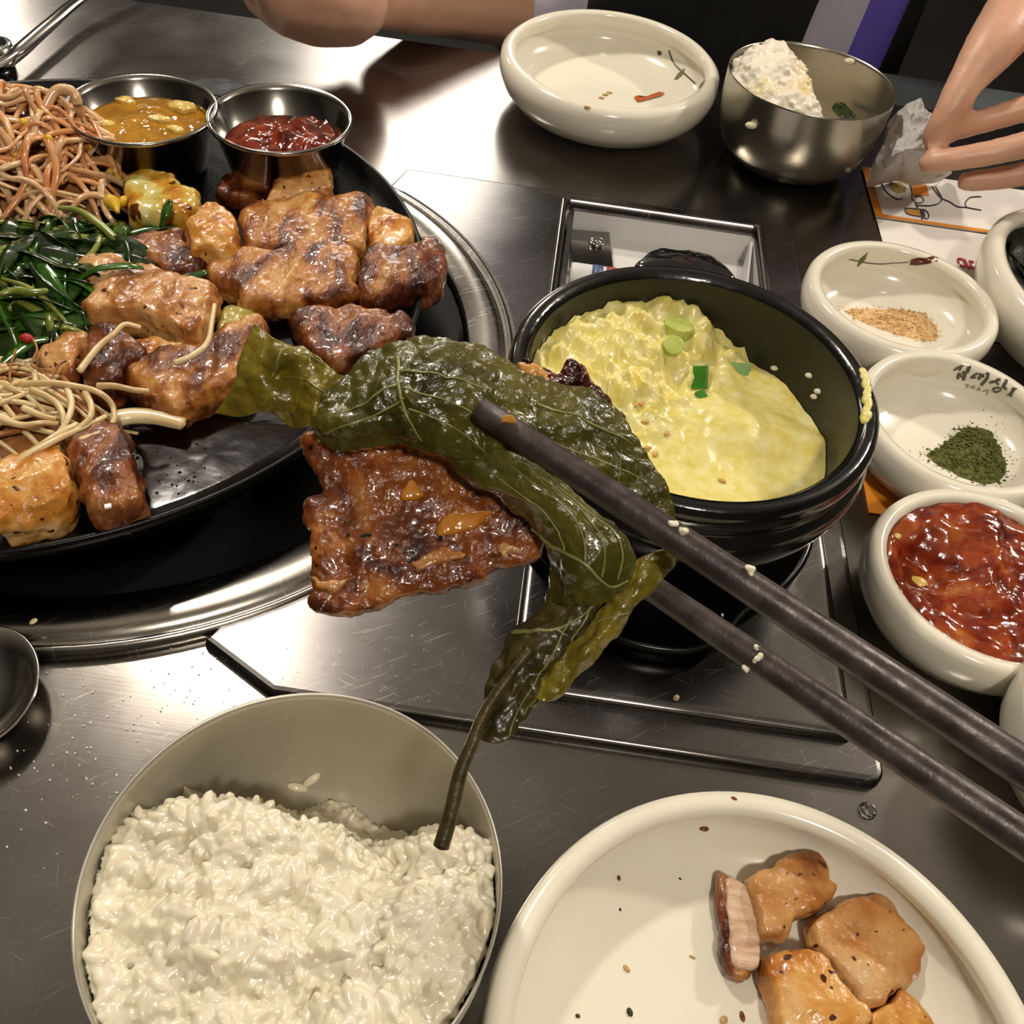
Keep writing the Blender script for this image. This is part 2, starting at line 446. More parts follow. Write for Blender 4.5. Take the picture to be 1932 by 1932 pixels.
M['leaf2'] = pmat('yellowed_leaf', ['#45400e', '#675d18', '#857628'], 70, 5, rough=.25, bump=.6, bscale=420, coat=.4, sss=.08, rnd=False)
M['leaf3'] = pmat('dark_leaf_back', ['#241e0c', '#3a3214', '#51491f'], 90, 5, rough=.35, bump=.5, bscale=300, coat=.15, rnd=False)
M['vein'] = pmat('leaf_vein', ['#6a6c36', '#8b8a52'], 200, rough=.3, coat=.3)
M['stem'] = pmat('leaf_stem', ['#2e2710', '#4b3f1d'], 220, rough=.4, bump=.4, bscale=500, rnd=False)
M['stick'] = pmat('dark_chopstick_metal', ['#332c2a', '#443c39', '#544c48'], 160, 6, rough=.4, rvar=.08, metal=.35, bump=.15, bscale=600, rnd=False)
M['chive'] = pmat('green_chive', ['#16300a', '#2a5012', '#41681e'], 90, rough=.16, coat=.5, bump=.2, bscale=200)
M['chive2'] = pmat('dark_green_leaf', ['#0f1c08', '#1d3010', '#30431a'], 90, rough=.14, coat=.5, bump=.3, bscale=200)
M['chive3'] = pmat('pale_green_stalk', ['#5a6a22', '#8d8f45'], 90, rough=.2, coat=.4, sss=.1)
M['sprout'] = pmat('bean_sprout', ['#b8865a', '#cfa67a', '#dcc09a'], 60, rough=.2, coat=.4, sss=.25, sssr=.003)
M['sprout2'] = pmat('seasoned_bean_sprout', ['#b0683a', '#c98c58', '#d6a878'], 60, rough=.2, coat=.4, sss=.2, sssr=.003)
M['yellow'] = pmat('sprout_head', ['#c9971c', '#dcb93c'], 150, rough=.2, coat=.4, sss=.2)
M['enoki'] = pmat('enoki_stem', ['#b89a68', '#d6bd8c', '#e2d0a6'], 70, rough=.3, coat=.2, sss=.25, sssr=.003, bump=.2, bscale=300)
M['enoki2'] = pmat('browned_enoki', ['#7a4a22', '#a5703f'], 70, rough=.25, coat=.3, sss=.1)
M['onion'] = pmat('grilled_onion', [(.32, '#9a5a12'), (.45, '#c08a2c'), (.55, '#c9b45c'), (.7, '#c8c48a')], 75, rough=.16, coat=.5, sss=.2, bump=.3, bscale=180, fleck=[('#5a2a08', 130, .66)])
M['potato'] = pmat('pale_yellow_zucchini', ['#8d8232', '#bdaf62'], 80, rough=.25, coat=.3, sss=.2)
M['scallion'] = pmat('scallion_green', ['#2f6a1a', '#4a8a2a'], 120, rough=.25, coat=.3, sss=.15)
M['scallion2'] = pmat('scallion_pale', ['#a9b84c', '#c2cb78'], 120, rough=.25, coat=.3, sss=.25)
M['scallion3'] = pmat('scallion_under_egg', ['#6f9a58', '#8fae70'], 120, rough=.3, coat=.3, sss=.25)
M['sesame'] = pmat('sesame', ['#c08a3c', '#d6ab62'], 300, rough=.4)
M['sesame2'] = pmat('pale_sesame', ['#d3b98a', '#e2cfa8'], 300, rough=.4)
M['brownpow'] = pmat('bean_powder', ['#c89a5e', '#dcb47c', '#e6c698'], 500, rough=.8, bump=.8, bscale=900)
M['greenpow'] = pmat('green_herb_powder', ['#3c4016', '#595c24', '#72743a'], 600, rough=.8, bump=.9, bscale=900)
M['nori'] = pmat('seaweed', ['#070a08', '#131a14', '#1d261c'], 200, rough=.45, bump=.6, bscale=400)
M['paper'] = pmat('paper', ['#dcd7cf', '#e4e0d8'], 20, rough=.6, rnd=False)
M['tissue'] = pmat('tissue', ['#d2cdc8', '#dcd8d4'], 80, rough=.85, bump=.5, bscale=400, sss=.2, sssr=.003, rnd=False)
M['orange'] = pmat('orange_print', ['#cc7a1a', '#d98a28'], 60, rough=.55, rnd=False)
M['ochre'] = pmat('ochre_print', ['#c08620'], rough=.55, rnd=False)
M['ink'] = pmat('dark_ink', ['#17162a'], rough=.5, rnd=False)
M['red'] = pmat('red_ink', ['#9c1c1c'], rough=.5, rnd=False)
M['brownink'] = pmat('brown_ink', ['#4a1c18', '#6b302a'], 300, rough=.3, rnd=False)
M['greyink'] = pmat('grey_ink', ['#4a463c', '#5d584c'], 400, rough=.3, rnd=False)
M['greyink2'] = pmat('faded_grey_ink', ['#8b8573', '#9b9583'], 400, rough=.3, rnd=False)
M['greenink'] = pmat('green_ink', ['#545a2c', '#6d7040'], 300, rough=.3, rnd=False)
M['smear'] = pmat('orange_sauce_smear', ['#a33a0c', '#c2591c'], 300, rough=.15, coat=.5)
M['stain'] = pmat('tan_crumb', ['#a88446', '#c0a468'], 300, rough=.3)
M['herb'] = pmat('herb_fleck', ['#141f0a', '#26350f'], 300, rough=.4)
M['brownfleck'] = pmat('brown_fleck', ['#4f2408', '#7a4010'], 300, rough=.3)
M['salt'] = pmat('salt_grain', ['#e8e4dc'], rough=.2, sss=.3, rnd=False)
M['skin'] = pmat('skin', ['#cf9c80', '#d9aa8e', '#d2a088'], 25, rough=.42, bump=.15, bscale=350, sss=.2, sssr=.008, rnd=False)
M['nail'] = pmat('nail', ['#d0a08c'], rough=.25)
M['apron'] = pmat('black_apron_cloth', ['#0d0c0c', '#1b1a1a'], 30, rough=.8, bump=.3, bscale=900, rnd=False)
M['shirt'] = pmat('lavender_white_shirt', ['#b9b2c4', '#c8c2d0'], 12, rough=.8, bump=.2, bscale=700, rnd=False)
M['purple'] = pmat('violet_cloth', ['#5a48a8', '#6a58bd'], 12, rough=.75, rnd=False)
M['hair'] = pmat('dark_hair', ['#0b0908', '#18120f'], 80, rough=.4, rnd=False)
M['wall'] = pmat('dark_brown_wall', ['#5f5a53', '#6b665f'], 2, rough=.7, rnd=False)
M['floor'] = pmat('dark_floor', ['#0c0a09', '#15110f'], 3, rough=.5, rnd=False)
M['ceil'] = pmat('taupe_ceiling', ['#7d7972', '#88847d'], 2, rough=.8, rnd=False)
M['shade'] = pmat('lamp_shade', ['#1b1a19'], rough=.5, rnd=False)
M['slate'] = pmat('slate_ledge', ['#3e4448', '#52585b'], 12, rough=.45, bump=.2, bscale=60, rnd=False)
M['traywhite'] = pmat('worn_white_enamel', ['#cfcdca', '#d8d6d3'], 14, rough=.4, rnd=False)
M['rust'] = pmat('greasy_rust', ['#2a1a0c', '#5e4020'], 200, rough=.4, rnd=False)
M['glass'] = pmat('water', ['#ffffff'], rough=.0, trans=1, ior=1.33, rnd=False)
M['blue'] = pmat('blue_label', ['#4a5a80'], rough=.4, rnd=False)
M['redlabel'] = pmat('red_label', ['#a04a48'], rough=.4, rnd=False)

# ------------------------------------------------------------------ room shell
def struct(name, geo, mat, smooth=False, parent=None):
    return mk(name, geo, mat, parent, smooth, kind='structure')
struct('floor', box((0, 1.2, -.78), (8, 8, .06)), M['floor'])
struct('ceiling', box((0, 1.2, CEIL+.03), (8, 8, .06)), M['ceil'])
struct('wall_back', box((0, 5.2, .5), (8, .06, 2.6)), M['wall'])
struct('wall_front', box((0, -2.8, .5), (8, .06, 2.6)), M['wall'])
struct('wall_left', box((-4, 1.2, .5), (.06, 8, 2.6)), M['wall'])
struct('wall_right', box((4, 1.2, .5), (.06, 8, 2.6)), M['wall'])
for x, y, z, wt, sz, colr, lab in LAMPS:
    e = empty('pendant_lamp', (x, y, z-.02), lab, 'lamp')
    r = sz*.5
    mk('lamp_cap', lathe([(0, .03), (.03, .03), (.035, 0), (.03, -.004), (0, -.004)], (x, y, z+r+.006), 32), M['shade'], e)
    mk('cord', tube([(x, y, z+r+.03), (x, y, (z+CEIL+r)/2+.02), (x, y, CEIL)], .004, 6), M['shade'], e)
    ld = bpy.data.lights.new('lamp_light', 'POINT'); ld.shadow_soft_size = r; ld.energy = wt; ld.color = colr
    lo = bpy.data.objects.new('lamp_light', ld); COL.objects.link(lo); lo.parent = e; lo.location = (0, 0, .02)

# ------------------------------------------------------------------ table
GC = Vector((-.2305, .3415)); GR = .1754          # griddle centre and rim radius
DZ = -.0165                                        # how low the griddle sits in its ring
RC = Vector((-.190, .335))                         # burner well
table = empty('steel_table', (.0, .32, -.75), 'brushed stainless steel grill table with a round burner ring and raised panel', 'table')
HR = .157
def table_top():
    bm = bmesh.new(); z = 0.0
    x0, x1, y0, y1 = -.85, .62, -.22, .70
    win = (.006, .120, .34, .503)
    def rect(a, b, c, d): return [(a, c), (b, c), (b, d), (a, d)]
    # outer frame as a square around the burner hole, bridged radially, then strips around
    hx0, hx1, hy0, hy1 = RC.x-.185, RC.x+.185, RC.y-.185, RC.y+.185
    n = 64; V, Fc = [], []
    def sq(a):
        c, s = math.cos(a), math.sin(a); k = .185/max(abs(c), abs(s)); return RC.x+c*k, RC.y+s*k
    for i in range(n):
        a = 2*math.pi*i/n+math.pi/4
        V.append((RC.x+math.cos(a)*HR, RC.y+math.sin(a)*HR, z)); x, y = sq(a); V.append((x, y, z)); V.append((RC.x+math.cos(a)*HR, RC.y+math.sin(a)*HR, z-.03))
    for i in range(n):
        j = (i+1) % n; Fc.append([3*i, 3*j, 3*j+1, 3*i+1]); Fc.append([3*i, 3*i+2, 3*j+2, 3*j])
    def quad(a, b, c, d):
        k = len(V); V.extend([(a, c, z), (b, c, z), (b, d, z), (a, d, z)]); Fc.append([k, k+1, k+2, k+3])
    quad(x0, hx0, y0, y1); quad(hx0, hx1, y0, hy0); quad(hx0, hx1, hy1, y1)
    # right of the burner, with the rectangular opening left free
    a, b, c, d = win
    quad(hx1, a, y0, y1); quad(b, x1, y0, y1+.012); quad(a, b, y0, c); quad(a, b, d, y1+.006)
    return V, Fc
mk('table_top', table_top(), M['table'], table, False)
mk('table_edge', join(box((-.26, .699, -.016), (1.18, .004, .03)), box((.475, .71, -.016), (.29, .004, .03))), M['table'], table, False)
for x, y in ((-.78, -.14), (-.78, .62), (.55, -.14), (.55, .62)):
    mk('leg', box((x, y, -.39), (.05, .05, .72), 0, .004), M['table'], table, False)
# burner ring and well
mk('burner_ring', lathe([(.157, -.004), (.1565, .004), (.159, .0068), (.172, .0068), (.1755, .006), (.177, .0035), (.1785, .0055), (.1805, .0055), (.1815, .0025), (.1815, -.001), (.157, -.004)], (RC.x, RC.y, 0), 128), M['ring'], table)
mk('burner_well', lathe([(.0, -.08), (.10, -.078), (.15, -.04), (.1568, .002), (.1572, -.01), (.155, -.05), (.1, -.085), (0, -.085)], (RC.x, RC.y, 0), 64), M['dark'], table)
# raised frame with rounded corners and an opening
def rrect(x0, x1, y0, y1, r, z, n=6):
    o = []
    for cx, cy, a0 in ((x1-r, y1-r, 0), (x0+r, y1-r, 90), (x0+r, y0+r, 180), (x1-r, y0+r, 270)):
        for i in range(n+1):
            a = R_(a0+90*i/n); o.append(Vector((cx+math.cos(a)*r, cy+math.sin(a)*r, z)))
    return o
def loops(ls, close=False):
    V, Fc = [], []; n = len(ls[0])
    for l in ls: V += l
    for i in range(len(ls)-1):
        for j in range(n):
            m = (j+1) % n; Fc.append([i*n+j, i*n+m, (i+1)*n+m, (i+1)*n+j])
    if close: Fc.append(list(range((len(ls)-1)*n, len(ls)*n)))
    return V, Fc
FX0, FX1, FY0, FY1 = -.100, .1435, .1535, .5145
def panel_geo():
    O = [Vector((-.1035, .1712, 0)), Vector((-.0760, .1556, 0)), Vector((-.0740, .1548, 0)), Vector((0, .1541, 0))]
    for cx, cy, a0 in ((FX1-.006, FY0+.006, -90), (FX1-.006, FY1-.006, 0)):
        O += [Vector((cx+math.cos(R_(a0+15*i))*.006, cy+math.sin(R_(a0+15*i))*.006, 0)) for i in range(7)]
    O += [Vector((-.092, FY1, 0))]
    O += [Vector((RC.x+math.cos(R_(60-3.75*i))*.1795, RC.y+math.sin(R_(60-3.75*i))*.1795, 0)) for i in range(33)]
    n = len(O)
    def inset(d, z):
        out = []
        for i, p in enumerate(O):
            t = (O[(i+1) % n]-O[i-1]).normalized(); out.append(Vector((p.x-t.y*d, p.y+t.x*d, z)))
        return out
    L = [O, inset(.0004, .0034), inset(.0015, .0046), inset(.0030, .0048)]
    W = [rrect(.002, .124, .335, .507, .003, .0048), rrect(.0035, .1225, .3365, .5055, .003, .0062), rrect(.0055, .1205, .3385, .5035, .003, .0055), rrect(.006, .120, .339, .503, .003, -.002)]
    g1, g2 = loops(L), loops(W)
    bm = bmesh.new()
    for lp in (L[-1], W[0]):
        vs = [bm.verts.new(p) for p in lp]
        for i in range(len(vs)): bm.edges.new((vs[i], vs[(i+1) % len(vs)]))
    bmesh.ops.triangle_fill(bm, use_beauty=True, use_dissolve=False, edges=bm.edges[:], normal=(0, 0, 1))
    bm.verts.index_update()
    g3 = [v.co.copy() for v in bm.verts], [[v.index for v in f.verts] for f in bm.faces]
    bm.free()
    return join(g1, g2, g3)
po = mk('raised_panel', panel_geo(), M['panel'], table, False)
for p_ in po.data.polygons: p_.use_smooth = abs(p_.normal.z) < .95
fl = [rrect(.008, .1325, .1675, .337, .003, .0046), rrect(.0085, .132, .168, .3365, .003, .0078), rrect(.0095, .131, .169, .3355, .003, .0090), rrect(.0115, .129, .171, .3335, .003, .0092), rrect(.013, .1275, .1725, .332, .003, .0092)]
mk('sliding_cover', loops(fl, True), M['panel'], table, True)
# the compartment under the opening
comp = [rrect(.006, .120, .339, .503, .003, -.001), rrect(.008, .118, .341, .501, .003, -.017)]
mk('compartment_wall', loops(comp), M['traywhite'], table, True)
mk('compartment_floor', box((.063, .42, -.019), (.125, .175, .004)), M['traywhite'], table, False)
mk('compartment_flange', box((.024, .482, -.012), (.024, .036, .002), .1), M['panel'], table, False)
mk('flange_screw', lathe([(0, .002), (.002, .002), (.0022, 0), (.0036, 0), (.0038, .0015), (.0048, .0015), (.005, -.001), (0, -.001)], (.027, .487, -.0105), 20), M['ring'], table)
mk('drain_hole', lathe([(0, .0006), (.0022, .0006), (.0024, 0), (0, 0)], (.103, .452, -.0169), 16), M['dark'], table)
mk('side_strip', box((.0095, .425, -.007), (.003, .15, .016)), M['ring'], table, False)
mk('compartment_partition', box((.113, .452, -.0085), (.0012, .09, .016), -.12), M['traywhite'], table, False)
mk('grease_patch', slab([Vector((x, y, -.0168)) for x, y in ((.012, .44), (.02, .455), (.033, .45), (.03, .438), (.02, .432))], (0, 0, 1), .0008, .0003, 300, 4), M['rust'], table)
can = mk('gas_canister', lathe([(0, 0), (.008, 0), (.0083, .002), (.0083, .038), (.007, .042), (.003, .043), (0, .043)], (0, 0, 0), 28), M['traywhite'], None, True, 'white gas canister with blue and red bands lying in the table compartment', 'canister')
can.rotation_euler = (0, R_(90), 0); can.location = (.013, .446, -.0085)
for x, mt in ((.012, 'blue'), (.020, 'redlabel')):
    bd = mk('label_band', lathe([(.0084, x), (.0086, x), (.0086, x+.006), (.0084, x+.006), (.0084, x)], (0, 0, 0), 28), M[mt], can)
    bd.data.transform(Matrix.Translation(world_loc(can)))
# slate ledge behind the right end of the table
mk('slate_ledge', box((.42, .744, -.012), (.46, .060, .02), .0, .003), M['slate'], None, False, 'grey slate ledge along the steel table edge beside the tissue hand', 'ledge')

# ------------------------------------------------------------------ griddle
gr = empty('round_griddle', (GC.x, GC.y, .0), 'round black cast iron griddle loaded with grilled pork and vegetables', 'griddle')
GZ = .041+DZ; GK = GR/.1648
body = mk('griddle_plate', lathe([(r*GK, z) for r, z in ((0, .030), (.12, .030), (.145, .031), (.158, .036), (.1635, .044), (.1648, .0495), (.1640, .0505), (.1625, .0500), (.1600, .0455), (.152, .0425), (.13, .041), (0, .040))], (GC.x, GC.y, DZ), 144), M['iron'], gr)
mk('griddle_skirt', lathe([(.104, -.050), (.108, .0145), (.102, .0145), (.098, -.050), (.104, -.050)], (GC.x+.012, GC.y, 0), 96), M['ironside'], gr)
for a in (1.40,):
    hx, hy = GC.x+math.cos(a)*(GR+.003), GC.y+math.sin(a)*(GR+.003)
    mk('griddle_handle', slab([Vector((hx+dx*math.cos(a)-dy*math.sin(a), hy+dx*math.sin(a)+dy*math.cos(a), .040+DZ)) for dx, dy in ((-.01, -.03), (.012, -.022), (.018, 0), (.012, .022), (-.01, .03))], (0, 0, 1), .009, .001, 120, 2), M['ironside'], gr)
GT = bvh(body)
mk('oil_pool', slab([at(x, y, GZ+.001) for x, y in ((238, 812), (330, 795), (450, 795), (560, 800), (585, 812), (545, 846), (450, 905), (350, 950), (285, 972), (262, 930), (268, 870))], (0, 0, 1), .0012, .0002, 60, 4, dome=.1), M['oilpool'], gr, label='dark brown cooking oil with small bubbles', kind='stuff')
bb = []
for i in range(70):
    p, n = hit(GT, random.gauss(350, 60), random.gauss(905, 30))
    if p and abs(p.z-GZ) < .004: bb.append(ball((p.x, p.y, GZ+.0018), random.uniform(.0003, .0009), 7, 5))
mk('oil_bubbles', join(*bb), M['oilpool'], gr, kind='stuff')

# ------------------------------------------------------------------ steel bowls and rice
BOWL = [(0, .0), (.030, .0), (.031, .0015), (.037, .004), (.046, .013), (.0505, .026), (.0522, .040), (.0525, .0545), (.0527, .0556), (.0521, .0556),
        (.0517, .053), (.0514, .040), (.0496, .027), (.045, .015), (.036, .0062), (.028, .0045), (0, .0045)]
def rice_bowl(c, label, mt):
    t = empty('rice_bowl', (c[0], c[1], 0), label, 'bowl', None)
    return t, mk('bowl_shell', lathe(BOWL, (c[0], c[1], .0004), 112), mt, t)
B1 = (-.041, .0775); B2 = (.1463, .5991)
bowl1, sh1 = rice_bowl(B1, 'shiny steel rice bowl full of white rice beside the spoon', M['bowl'])
bowl2, sh2 = rice_bowl(B2, 'shiny steel bowl with leftover rice beside the crumpled tissue', M['bowlshine'])
GRAIN = ball((0, 0, 0), (.5, .5, .5), 9, 6)
def grains(pts, L=.0068, W=.0030):
    V, Fc = [], []
    for p, n in pts:
        l = L*random.uniform(.8, 1.15); wd = W*random.uniform(.85, 1.15)
        d = Vector((random.gauss(0, 1), random.gauss(0, 1), random.gauss(0, .28))).normalized()
        s = d.cross(n).normalized(); u = s.cross(d).normalized()
        k = len(V)
        for v in GRAIN[0]:
            bend = (v.x*v.x*2)*wd*.35
            V.append(p+d*(v.x*l)+s*(v.y*wd+bend)+u*(v.z*wd*.9))
        Fc += [[i+k for i in f] for f in GRAIN[1]]
    return V, Fc
def rice1_z(x, y, s=0, a=0):
    lx, ly = x-B1[0], y-B1[1]
    t = min(1, max(0, (ly-.012+.006*fbm((x, 0, 0), 35, 2, 1))/.018))
    z = .0500-.036*(t*t*(3-2*t))-.10*max(0, ly+.01)
    z += .0055*fbm((x, y, 0), 42, 3, 3)+.0025*fbm((x, y, 0), 110, 2, 8)
    # spooned hollow on the right
    z -= .012*math.exp(-(((lx-.024)/.010)**2+((ly-.010)/.008)**2))
    z -= .005*math.exp(-(((lx+.012)/.018)**2+((ly+.025)/.005)**2))
    z += .006*math.exp(-(((lx-.036)/.012)**2+((ly-.024)/.010)**2))
    z += .007*math.exp(-(((lx+.036)/.008)**2+((ly-.014)/.008)**2))
    return min(z, .0575)
def in_bowl(z):  # inner radius at height z
    pts = [(.0045, .028), (.0062, .036), (.015, .045), (.027, .0496), (.040, .0514), (.053, .0517), (.07, .0517)]
    for (a, r), (b, q) in zip(pts, pts[1:]):
        if a <= z <= b: return r+(q-r)*(z-a)/(b-a)
    return .028
BW = [(.0045, .0), (.0045, .028), (.0062, .036), (.015, .045), (.027, .0496), (.040, .0514), (.053, .0517)]
def rice_geo(c, zf, n, sub=.0015, L=.0068, W=.0030, keep=None):
    V, Fc = field(c[0], c[1], 1, 1, lambda x, y, s, a: 0, 30, 96, 0, 0)
    W2 = []
    for v in V:
        dx, dy = v.x-c[0], v.y-c[1]; rr = .0505
        x, y = c[0]+dx*rr, c[1]+dy*rr; z = zf(x, y)
        for _ in range(6):
            rr = in_bowl(z)-.0002; x, y = c[0]+dx*rr, c[1]+dy*rr; z = zf(x, y)
        rr = math.hypot(x-c[0], y-c[1]); wz = 0.0052
        for (za, ra), (zb, rb) in zip(BW, BW[1:]):
            if ra <= rr <= rb: wz = za+(zb-za)*(rr-ra)/(rb-ra)
        W2.append(Vector((x, y, max(z-sub, wz+.0004))))
    W2[-1] = Vector((c[0], c[1], .006))
    pts = []
    for i in range(n):
        a = random.uniform(0, 2*math.pi); s = math.sqrt(random.random())*.985
        x, y = c[0]+math.cos(a)*s*.050, c[1]+math.sin(a)*s*.050; z = zf(x, y); rr = in_bowl(z)-.0018
        x, y = c[0]+math.cos(a)*s*rr, c[1]+math.sin(a)*s*rr; z = zf(x, y)
        if keep and not keep(x, y): continue
        nx = (zf(x+.001, y)-z)/.001; ny = (zf(x, y+.001)-z)/.001
        nn = Vector((-nx, -ny, 1)).normalized()
        pts.append((Vector((x, y, z))+nn*random.uniform(-.0016, .0012), nn))
    return join((W2, Fc), grains(pts, L, W))
mk('cooked_rice', remesh([rice_geo(B1, rice1_z, 3000, -.0002, .0084, .0036)], .00042, 1), M['rice'], None, True, 'fluffy white cooked rice filling the bowl beside the spoon', 'rice', None, 'stuff')
ST = bvh(sh1)
for px, py, ax, ay in ((588, 1470, 1, -1), (562, 1484, 1, .35), (262, 1547, 1, .3), (268, 1562, .6, .6)):
    p, n = hit(ST, px, py)
    if p is None: continue
    d = (at(px+ax*10, py+ay*10, p.z)-at(px, py, p.z)); d = (d-n*d.dot(n)).normalized(); s = n.cross(d)
    Mx = Matrix((d, s, n)).transposed()
    mk('rice_grain', ball(p+n*.0012, (.0036, .0015, .0014), 10, 8, Mx), M['rice'], None, True, 'single rice grain stuck to the inside wall of the rice bowl', 'rice grain', 'stray rice grains on the bowl wall')
def rice2_z(x, y, s=0, a=0):
    lx, ly = x-B2[0], y-B2[1]
    d = (lx*.80+ly*.15)                     # heaped on the left
    t = min(1, max(0, (d+.012)/.034))
    z = .056-.048*(t*t*(3-2*t))+.004*fbm((x, y, 0), 60, 3, 5)
    z += .008*math.exp(-(((lx+.020)/.022)**2+((ly-.008)/.026)**2))
    z -= .010*max(0, (math.hypot(lx, ly)-.040)/.010)
    return max(z, .004)
mk('leftover_rice', remesh([rice_geo(B2, rice2_z, 1300, .0004, .0078, .0036, lambda x, y: rice2_z(x, y) > .010)], .0010, 2), M['ricewarm'], None, True, 'mound of leftover rice with a tan stain in the steel bowl beside the tissue', 'rice', None, 'stuff')
ST2 = bvh(sh2)
for px, py in ((1605, 115), (1420, 235)):
    p, n = hit(ST2, px, py)
    if p: mk('rice_grain', ball(p+n*.0014, (.0038, .0026, .002), 10, 8), M['rice'], None, True, 'rice grain stuck to the steel bowl beside the tissue', 'rice grain', 'stray rice grains on the leftover rice bowl')
p = at(1592, 212, .02)
mk('herb_scrap', slab([at(x, y, .030) for x, y in ((1568, 205), (1585, 196), (1605, 212), (1612, 228), (1590, 228))], (0, 0, 1), .002, .001, 200, 3), M['chive2'], None, True, 'dark green leaf scrap on the edge of the leftover rice', 'leaf scrap')

# ------------------------------------------------------------------ white dishes
def dish_prof(R, h, foot=.62, wall=.003, curl=.965):
    rt = R*curl
    return [(0, .002), (R*foot-.004, .002), (R*foot-.003, 0), (R*foot, 0), (R*foot+.001, .0025), (R*.86, h*.22), (R*.97, h*.48), (R, h*.70), (R*.992, h*.90), (rt+.001, h*.985), (rt-wall*.5, h), (rt-wall*1.2, h*.97),
            (rt-wall*1.35, h*.88), (R-wall*1.3, h*.66), (R*.95-wall, h*.46), (R*.84-wall, h*.30), (R*.66, h*.22), (0, h*.20)]
def dish(name, c, R, h, label, z0=.0005, sx=1, sy=1, rot=0, foot=.62, wall=.003, cat='dish', curl=.965):
    t = empty(name, (c[0], c[1], z0), label, cat)
    s = mk('dish_body', lathe(dish_prof(R, h, foot, wall, curl), (c[0], c[1], z0), 112, sx, sy, rot), M['white'], t)
    return t, s
plateN, pN = dish('side_plate', (.0882, .0556), .0770, .030, 'cream white plate holding grilled pork pieces and a smear of sauce', foot=.7, wall=.0042)
plateF, pF = dish('side_plate', (.0219, .6365), .0795, .036, 'cream white plate with only an orange sauce smear, beside the leftover rice bowl', sx=.93, sy=1.02, foot=.62, wall=.004, curl=.93)
dB, pB = dish('sauce_dish', (.1834, .4168), .0500, .030, 'small cream dish holding tan bean powder, printed with a twig', wall=.0036, curl=.94)
dG, pG = dish('sauce_dish', (.1945, .3256), .0485, .030, 'small cream dish holding green herb powder, printed with brush lettering', sx=.96, wall=.0036, curl=.95)
dR, pR = dish('sauce_dish', (.1862, .2342), .0470, .031, 'small cream dish filled with red chilli kimchi', sx=1.0, sy=.97, wall=.0036, curl=.95)
dS, pS = dish('serving_dish', (.2935, .438), .062, .040, 'cream oval dish holding sheets of dark seaweed', sx=1.0, sy=1.28, rot=.12, wall=.004, curl=.93)
dE, pE = dish('serving_dish', (.2262, .166), .048, .040, 'empty cream dish beside the kimchi dish and the chopsticks', wall=.0036, curl=.95)
TN, TF, TB, TG, TR, TS = bvh(pN), bvh(pF), bvh(pB), bvh(pG), bvh(pR), bvh(pS)
def decal(tree, parent, name, pts, wd, mat, **k):
    g = ribbon_on(tree, pts, wd, **k)
    if g: return mk(name, g, M[mat], parent, False)
def decal_poly(tree, parent, name, pts, mat, lift=.0003):
    g = poly_on(tree, pts, lift)
    if g: return mk(name, g, M[mat], parent, False)
# twig print on the far plate
decal(TF, plateF, 'printed_twig', [(1262, 95), (1272, 120), (1290, 138), (1312, 158)], 3, 'greyink')
decal_poly(TF, plateF, 'printed_leaf', [(1272, 150), (1280, 138), (1293, 128), (1288, 142), (1277, 151)], 'greenink')
decal_poly(TF, plateF, 'printed_leaf', [(1318, 165), (1326, 155), (1330, 150), (1326, 162)], 'greyink')
decal_poly(TF, plateF, 'printed_star', [(1240, 98), (1244, 95), (1249, 99), (1248, 104), (1242, 105)], 'greyink')
g = poly_on(TF, [(1196, 185), (1203, 182), (1213, 187), (1228, 180), (1244, 175), (1254, 177), (1246, 183), (1230, 187), (1214, 192), (1203, 194)], .0008)
if g: mk('sauce_smear', g, M['smear'], None, True, 'orange red sauce smear on the otherwise bare cream plate', 'sauce smear')
for px, py in ((1108, 203), (1142, 180), (1135, 186), (1150, 176)):
    p, n = hit(TF, px, py)
    if p: mk('crumb', ball(p+n*.0004, (.0022, .0012, .0008), 8, 6), M['stain'], None, True, 'tan crumb left on the plate with the orange sauce smear', 'crumb', 'crumbs on the bare plate')
# twig and bar print on the bean powder dish
decal(TB, dB, 'printed_twig', [(1602, 489), (1630, 495), (1660, 498), (1690, 496), (1715, 494)], lambda t: 2.4-1.2*t, 'greyink')
decal_poly(TB, dB, 'printed_leaf', [(1616, 503), (1622, 488), (1638, 474), (1632, 490), (1620, 502)], 'greenink')
decal_poly(TB, dB, 'printed_seal', [(1717, 499), (1719, 489), (1730, 486), (1760, 484), (1770, 487), (1768, 494), (1750, 498), (1730, 500)], 'brownink')
# brush lettering on the herb powder dish (traced strokes)
def cp(x, y): return (1700+x/8.33, 660+y/8.33)
for st, wd in (([(975, 248), (900, 275), (833, 318)], 4), ([(945, 265), (915, 325)], 4.5), ([(1100, 262), (1060, 275)], 4), ([(1075, 262), (1035, 358)], 7), ([(925, 360), (905, 400), (885, 458)], 6),
               ([(960, 352), (1010, 372), (975, 478)], 6), ([(910, 400), (985, 420)], 4),
               ([(1215, 365), (1150, 395), (1098, 438)], 4), ([(1098, 438), (1185, 430)], 3.5), ([(1255, 365), (1240, 420), (1225, 468)], 5), ([(1235, 420), (1310, 410)], 4), ([(1300, 375), (1285, 435)], 4),
               ([(1370, 368), (1350, 450), (1262, 550)], 6), ([(1330, 370), (1385, 380)], 4),
               ([(1395, 512), (1480, 492), (1565, 462)], 4.5), ([(1505, 452), (1530, 475)], 4), ([(1480, 495), (1540, 545)], 4), ([(1660, 468), (1640, 520), (1600, 590)], 6), ([(1600, 575), (1665, 622)], 5),
               ([(1500, 590), (1450, 612), (1490, 660), (1560, 640), (1560, 600), (1500, 590)], 3.5)):
    decal(TG, dG, 'brush_stroke', [cp(*q) for q in st], wd, 'greyink')
